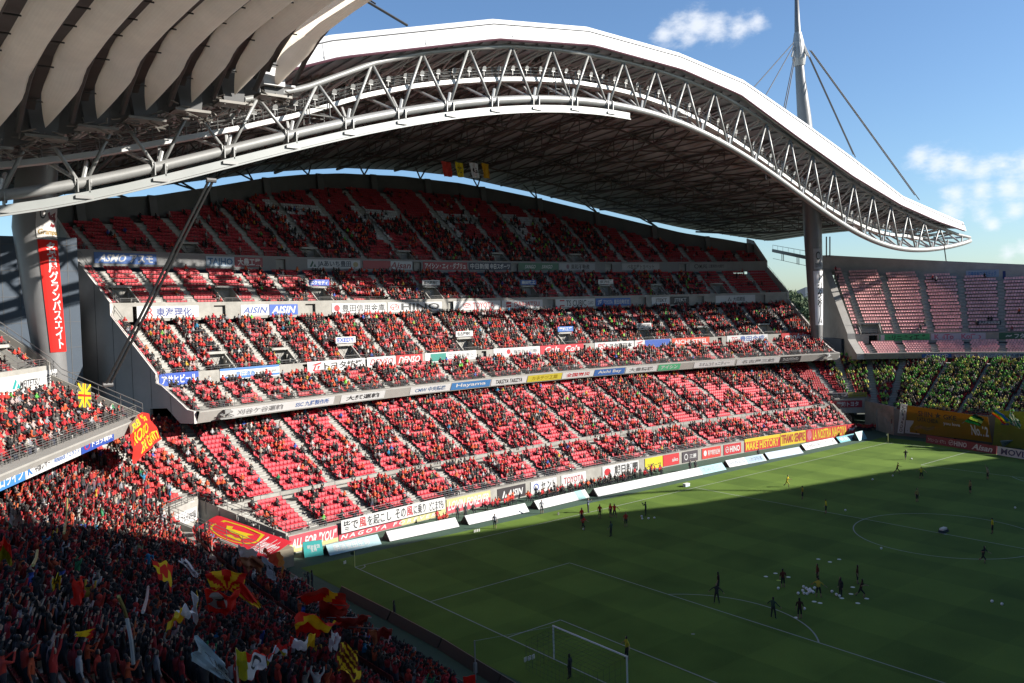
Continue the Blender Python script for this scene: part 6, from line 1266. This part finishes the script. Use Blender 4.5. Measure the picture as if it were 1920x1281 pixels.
# ------------------------------------------------------------------ goal, corner flags, balls, markers
def goal(X, sgn, label):
    g = empty('football_goal', (X, -34, 0), label, 'goal'); b = MB()
    b.tube([(X, -34-3.66, 0), (X, -34-3.66, 2.44)], .06, 8); b.build('post', mt('goal_white', (1.2, 1.2, 1.2), .4), g); b = MB(); b.tube([(X, -34+3.66, 0), (X, -34+3.66, 2.44)], .06, 8); b.build('post', MATS['goal_white'], g)
    b = MB(); b.tube([(X, -34-3.72, 2.44), (X, -34+3.72, 2.44)], .06, 8); b.build('crossbar', MATS['goal_white'], g)
    b = MB(); dp = -2.6*sgn
    for y in np.arange(-3.6, 3.61, .4): b.tube([(X, -34+y, 2.4), (X+dp, -34+y, 2.1), (X+dp*1.05, -34+y, .02)], .008, 3, cap=False)
    for t in np.linspace(.0, 1, 7): b.tube([(X+dp*t, -37.6, 2.4-.3*t), (X+dp*t, -30.4, 2.4-.3*t)], .008, 3, cap=False); b.tube([(X+dp, -37.6, 2.1*t), (X+dp, -30.4, 2.1*t)], .008, 3, cap=False)
    for y in (-37.6, -30.4):
        for t in np.linspace(0, 1, 6): b.tube([(X+dp*t, y, 2.4-.3*t), (X+dp*t, y, 0)], .008, 3, cap=False); b.tube([(X, y, 2.4*t), (X+dp, y, 2.1*t)], .008, 3, cap=False)
    b.build('net', mt('net_cord', (.12, .12, .12), .8), g)
goal(0, 1, 'white framed goal with a thin net at the bottom of the photo'); goal(105, -1, 'far goal beyond the right edge of the photo')
for (px, py), lb in (((892, 1281), 'tall thin pole left of the near goal holding its net'),):
    e = empty('net_pole', at(892, 1275, Z=0), lb, 'pole'); b = MB(); p = at(892, 1275, Z=0); b.tube([p, p+[0, 0, 2.75]], .045, 6); b.build('pole', steel, e); b = MB(); b.box(*(p+[-.1, -.1, .5]), *(p+[.1, .1, 1.2])); b.build('padding', steel, e)
    b = MB(); b.tube([p+[0, 0, 2.72], np.array([0, -30.4, 2.42])], .01, 3); b.build('cord', steel, e)
for (x, y), lb in (((0, 0), 'yellow near corner flag post standing in the shade'), ((105, 0), 'yellow far corner flag post standing in the sun')):
    e = empty('corner_flag', (x, y, 0), lb, 'corner flag'); b = MB(); b.tube([(x, y, 0), (x, y, 1.6)], .035, 6); b.build('pole', mt('flag_pole_yellow', (.95, .95, .35), .6), e); b = MB(); b.hexa([(x, y, 1.25), (x-.38, y+.1, 1.3), (x-.38, y+.12, 1.3), (x, y+.02, 1.25), (x, y, 1.6), (x-.38, y+.1, 1.58), (x-.38, y+.12, 1.58), (x, y+.02, 1.6)], 0, lin('#20402a')); b.build('cloth', boardm, e)
bm = bmesh.new(); bmesh.ops.create_icosphere(bm, subdivisions=2, radius=.11); bme = bpy.data.meshes.new('ball'); bm.to_mesh(bme); bm.free()
bme.materials.append(mt('ball_white', (1.35, 1.35, 1.4), .35)); bme.materials.append(mt('ball_patch', (.05, .05, .08), .5)); bme.polygons.foreach_set('material_index', [1 if (i*7) % 11 == 0 else 0 for i in range(len(bme.polygons))]); bme.polygons.foreach_set('use_smooth', [True]*len(bme.polygons)); bme.update()
def ball(px, py, label, group=None, s_=1.15):
    p = at(px, py, Z=.11); o = bpy.data.objects.new('football', bme); COL.objects.link(o); o.location = p; o.scale = (s_,)*3; tag(o, label, 'ball', group); return o
Q = lambda x, y: (1280+x/3, 854+y/3)
for x, y in [(680, 738), (695, 747), (675, 760), (650, 775), (683, 775), (700, 778), (712, 768), (716, 752), (730, 765), (742, 745), (735, 770), (722, 761), (706, 757)]: ball(*Q(x, y), 'white ball in the pile of balls beside the warming up players', 'balls in the pile on the shaded pitch')
for x, y, lb in [(538, 747, 'white ball left of the pile of balls'), (840, 765, 'white ball right of the pile near the bibbed players'), (865, 782, 'white ball just below the pair right of the pile'), (882, 790, 'white ball touching its neighbour right of the pile'), (685, 862, 'white ball at the feet of the player below the pile'),
                 (1740, 820, 'left ball of the lone pair at the far right of the shade'), (1796, 836, 'right ball of the lone pair at the far right of the shade'), (915, 308, 'white ball near the halfway line by the yellow bibbed player'), (1117, 522, 'white ball just inside the centre circle line'), (1870, 294, 'white ball alone near the right edge of the photo')]: ball(*Q(x, y), lb)
for x, y, lb in [(1203, 968, 'white ball left of the man in black near the touchline'), (1216, 972, 'left ball of the two at the feet of the man in black'), (1204, 972.5, 'lower ball left of the man in black'), (1227, 971, 'ball right of the man in black'), (1094, 992, 'ball at the feet of the red player at the shadow edge'), (1709, 860.5, 'sunlit ball at the feet of the far player in black'), (1674, 892, 'sunlit ball in front of the far player in yellow'), (1636, 899, 'tiny ball left on the sunlit far side')]: ball(x, y, lb)
mk = mt('marker_white', (1.2, 1.2, 1.1), .6); mkme = {}
def marker(px, py, label, group, colr='white'):
    p = at(px, py, Z=0); b = MB(); b.tube([(0, 0, .01), (0, 0, .05)], [.2, .09], 10); 
    if colr not in mkme: o = b.build('marker_disc', mt('marker_'+colr, (1.2, 1.2, 1.1) if colr == 'white' else (.8, .9, .1), .6)); mkme[colr] = o.data
    else: o = bpy.data.objects.new('marker_disc', mkme[colr]); COL.objects.link(o)
    o.location = p; tag(o, label, 'training marker', group)
for x, y in [(468, 682), (522, 664), (595, 685), (957, 742), (947, 780), (1035, 806), (985, 832), (763, 584), (880, 585), (828, 600), (773, 831), (740, 823), (895, 804), (640, 913)]: marker(*Q(x, y), 'flat white training disc lying on the shaded grass by the warming up players', 'training discs on the shaded pitch')
marker(*Q(540, 704), 'flat yellow training disc lying left of the pile of balls', None, 'yellow')
def prop(name, cat, px, py, label, parts):
    p = at(px, py, Z=0); e = empty(name, p, label, cat)
    for nm, m, boxes in parts:
        b = MB()
        for (x0, y0, z0_, x1, y1, z1_) in boxes: b.box(p[0]+x0, p[1]+y0, z0_, p[0]+x1, p[1]+y1, z1_)
        b.build(nm, m, e)
def bottles(n_): return [(i*.18, .05*(i % 2), .0, i*.18+.09, .09+.05*(i % 2), .3) for i in range(n_)]
prop('bottle_crate', 'crate', 1769, 998, 'dark crate of white bottles standing on the centre spot', [('crate', mt('crate_navy', (.02, .05, .09), .7), [(-.55, -.3, 0, .55, .3, .28)]), ('bottles', mk, [(-.5+i*.2, -.2, .28, -.38+i*.2, .2, .5) for i in range(5)])])
prop('bottle_set', 'bottles', 889, 999, 'white bottles lying on the sunlit grass near the walking official', [('bottle', mk, bottles(5))])
prop('bottle_set', 'bottles', 1046, 966, 'two small pale bottles standing near the touchline', [('bottle', galv, bottles(2))])
prop('bottle_set', 'bottles', 984, 1242, 'bottles and towel on the grass beside the near goal', [('bottle', mk, bottles(6))])
prop('bottle_set', 'bottles', 645, 1058, 'small white bottles near the corner flag', [('bottle', mk, bottles(2))])
prop('bottle_crate', 'crate', 1287, 912, 'pale blue cool box on the sunlit grass near the halfway line', [('box', mt('coolbox', (.7, .8, .95), .5), [(-.45, -.25, 0, .45, .25, .35)]), ('lid', mk, [(-.47, -.27, .35, .47, .27, .42)])])

# ------------------------------------------------------------------ players, staff and photographers
YK, RK, BKK, GK, DKG = lin('#e8c81c'), lin('#d0281c'), (.03, .03, .035), (.35, .35, .38), (.02, .05, .04)
def pl(px, py, kind, col, label, face=None, tro=None, short=True, grp=None):
    p = at(px, py, Z=0); return person(kind, p[0], p[1], 0, random.uniform(0, 6.28) if face is None else face, tuple(min(1., c*1.5) for c in col), label, grp, short=short, sc=1.06, tro=tro, sub=1)
pl(928, 991, 'stand', GK, 'grey kitted official walking on the sunlit grass beside the touchline', 2.2, short=True)
pl(1103, 961, 'clap', (.12, .14, .2), 'man in dark tracksuit standing on the touchline filming', 3.6, short=False)
pl(1129, 962, 'run', (.3, .28, .3), 'small figure walking by the end of a white board', 1.5) if 0 else None
pl(1016, 963, 'stand', GK, 'official in grey standing at the gap between two white boards', 2.5)
pl(1091, 979, 'stand', RK, 'player in red shirt standing right on the shadow edge', 3., grp=None)
pl(1093, 994, 'run', RK, 'player in red with a ball just inside the shade', 3.4)
pl(1125, 972, 'stand', lin('#a8281c'), 'player in dark red between two groups on the shadow edge', 2.)
pl(1145, 970, 'stand', RK, 'left player of the close red pair', 1.5); pl(1152.5, 971, 'wide', RK, 'right player of the close red pair with an arm out', 2.2)
pl(1173.5, 988, 'stand', lin('#b03028'), 'player in dull red standing alone in the shade', 2.7); pl(1146, 1006, 'wide', DKG, 'man in dark training kit in the shade below the red group', 0.4, short=False)
pl(1211, 967, 'clap', BKK, 'man in black beside the white balls at the shadow edge', .6, short=False)
pl(1698, 862, 'run', BKK, 'far sunlit player in black dribbling a ball', 2.3); pl(1682, 888, 'run', lin('#8a7a20'), 'far sunlit player in an olive yellow bib chasing a ball', 3.8)
pl(1475.5, 913, 'run', YK, 'player in bright yellow running on the sunlit side', 3.7, tro='yellow'); pl(1505, 936, 'stand', lin('#b8981c'), 'player in yellow bib standing at the shadow edge', .3)
pl(1549, 963, 'wide', YK, 'player in yellow bib standing by the halfway line', .4); pl(1727.5, 898, 'wide', lin('#c8c040'), 'player with arms out just inside the shade on the far side', 2.)
pl(1719.5, 941, 'stand', lin('#a8a060'), 'player in pale bib standing on the far shaded side', 2.8); pl(1819.5, 925, 'stand', lin('#98905c'), 'player in pale bib farther right on the far shaded side', 1.)
pl(1852, 899, 'wave', lin('#98a080'), 'player with pale green shorts and raised arm at far right', 1.); pl(1861, 1001, 'stand', YK, 'player in yellow bib inside the centre circle', .2); pl(1843, 1055, 'run', BKK, 'dark player running across the lower edge of the centre circle', 3.)
for x, y, k, c, lb in [(565, 745, 'stand', lin('#5a2018'), 'player in dark red left of the pile of balls'), (760, 715, 'stand', lin('#5a2018'), 'player in dark red behind the pile of balls'), (765, 800, 'wide', lin('#c8b040'), 'player in yellow bib beside the pile of balls'), (890, 795, 'stand', BKK, 'player in dark kit right of the pile of balls'), (983, 722, 'stand', lin('#4a1a14'), 'dark red player at the right of the group'), (1001, 800, 'run', lin('#3a1410'), 'dark player striding at the right of the group'),
                    (510, 915, 'wide', DKG, 'coach in dark kit standing below the group to the left'), (659, 920, 'stand', lin('#3a1c18'), 'player in dark kit below the group with a ball'), (202, 762, 'stand', lin('#3a1814'), 'rear man of the dark pair at the left of the group'), (192, 832, 'wide', BKK, 'front man of the dark pair at the left of the group')]: pl(*Q(x, y), k, c, lb, short=False if c in (BKK, DKG) else True)
pl(1176, 1237, 'wide', lin('#c8b830'), 'goalkeeper in yellow standing beside the near goalpost', 1.2); pl(1069, 1272, 'stand', BKK, 'dark figure inside the near goal', .4, short=False)
pl(740, 1164, 'stand', BKK, 'steward in black standing behind the near goal line', 1.2, short=False); pl(579, 1106, 'clap', BKK, 'left photographer of the dark pair near the corner', 1., short=False); pl(586, 1103, 'stand', BKK, 'right man of the dark pair near the corner', 1., short=False)
pl(1698, 823, 'stand', (.2, .2, .25), 'distant ball boy behind the far goal line', 1.) if 0 else None
pl(1791, 829, 'stand', BKK, 'dark steward behind the maroon board at the far end', 1.5, short=False)
pl(858.5, 974, 'stand', BKK, 'left man in black standing by the pink wall banner', 3., short=False); pl(873, 971, 'stand', BKK, 'right man in black standing by the pink wall banner', 3.2, short=False)
pl(1294, 884, 'stand', BKK, 'left dark figure by the grey wall board', 3., short=False); pl(1304, 883, 'stand', BKK, 'right dark figure by the grey wall board', 3., short=False); pl(1422, 860, 'stand', BKK, 'small dark figure before the slogan banner', 3., short=False)
for i, (x0, x1, y0, y1, n_, d_) in enumerate([(925, 985, 957, 945, 12, .5), (1003, 1012, 947, 944, 3, .3), (1020, 1075, 940, 927, 17, .8), (1076, 1130, 925, 914, 14, .95), (1131, 1200, 913, 899, 22, .85), (1201, 1256, 898, 887, 16, .75), (896, 897, 962, 961, 1, .1), (818, 838, 982, 978, 4, .1), (1582, 1588, 812, 811, 2, .5)]):
    for k in range(n_):
        t = (k+.5)/n_; x = x0+(x1-x0)*t+random.uniform(-1.3, 1.3); p = at(x, y0+(y1-y0)*t+10, Y=8.6); p[1] = random.uniform(7.9, 9.3)+(1.6 if p[0] > 20 else 0); dk = random.random() < d_*.75; st_ = random.random() < .18
        person('stand' if st_ else random.choice(['sit', 'sitlean']), p[0], p[1], 0 if st_ else .0, pi+random.gauss(0, .4), random.choice(DARK) if dk else tuple(min(1., c*1.3) for c in random.choice(REDS)), f'{"standing" if st_ else "crouching"} person in {"dark" if dk else "red"} clothes behind the white touchline boards', 'ball boys, staff and photographers behind the touchline boards')
# red supporters low beside the far tunnel
for k in range(14):
    p = at(1608+k*2.6, 801+random.uniform(-1, 2), Z=.5); person('sit', p[0], p[1], 0, 2.4, random.choice(REDS), 'crouching person in red clothes beside the far tunnel mouth', 'group in red beside the far tunnel')
# trees filling the gap beside the far mast
lf = mt('tree_leaves', attr='col', rough=.9)
for i, (px, Yd, h_, w_) in enumerate([(1493, 210, 30, 12), (1508, 190, 26, 11), (1501, 175, 22, 11), (1516, 240, 29, 13), (1482, 250, 32, 13), (1552, 230, 24, 13)]):
    c = at(px, 600, Y=Yd); c[2] = 0; e = empty('tree', c, ['tall dark tree in the gap left of the far mast', 'middle dark tree in the gap left of the far mast', 'low front tree in the gap left of the far mast', 'tree close behind the far mast', 'tree partly hidden by the end of the main stand', 'tree right of the far mast'][i], 'tree')
    b = MB(); b.tube([c, c+[0, 0, h_*.5], c+[.3, 0, h_*.85]], [.5, .35, .12], 7)
    for k in range(5): a = k*1.3; b.tube([c+[0, 0, h_*(.3+.1*k)], c+[cos(a)*w_*.3, sin(a)*w_*.3, h_*(.5+.09*k)]], [.2, .05], 5)
    b.build('trunk', mt('bark', (.12, .09, .06), .95, noise=.3), e); b = MB(); r_s = random.Random(i)
    lobes = [(c+[r_s.uniform(-1, 1)*w_*.38, r_s.uniform(-1, 1)*w_*.38, h_*r_s.uniform(.35, .95)], w_*r_s.uniform(.16, .3)) for _ in range(26)]
    for q, rr_ in lobes:
        for k in range(110):
            v = np.array([r_s.gauss(0, 1) for _ in range(3)]); v /= np.linalg.norm(v); p = q+v*rr_*r_s.uniform(.6, 1.05); a = np.array([r_s.gauss(0, 1) for _ in range(3)])*.3; d2 = np.array([r_s.gauss(0, 1) for _ in range(3)])*.3; g = r_s.uniform(.6, 1.3)
            b.quad(p, p+a*1.6, p+a*1.6+d2*1.6, p+d2*1.6, 0, (.14*g, .2*g, .09*g))
    b.build('crown', lf, e)
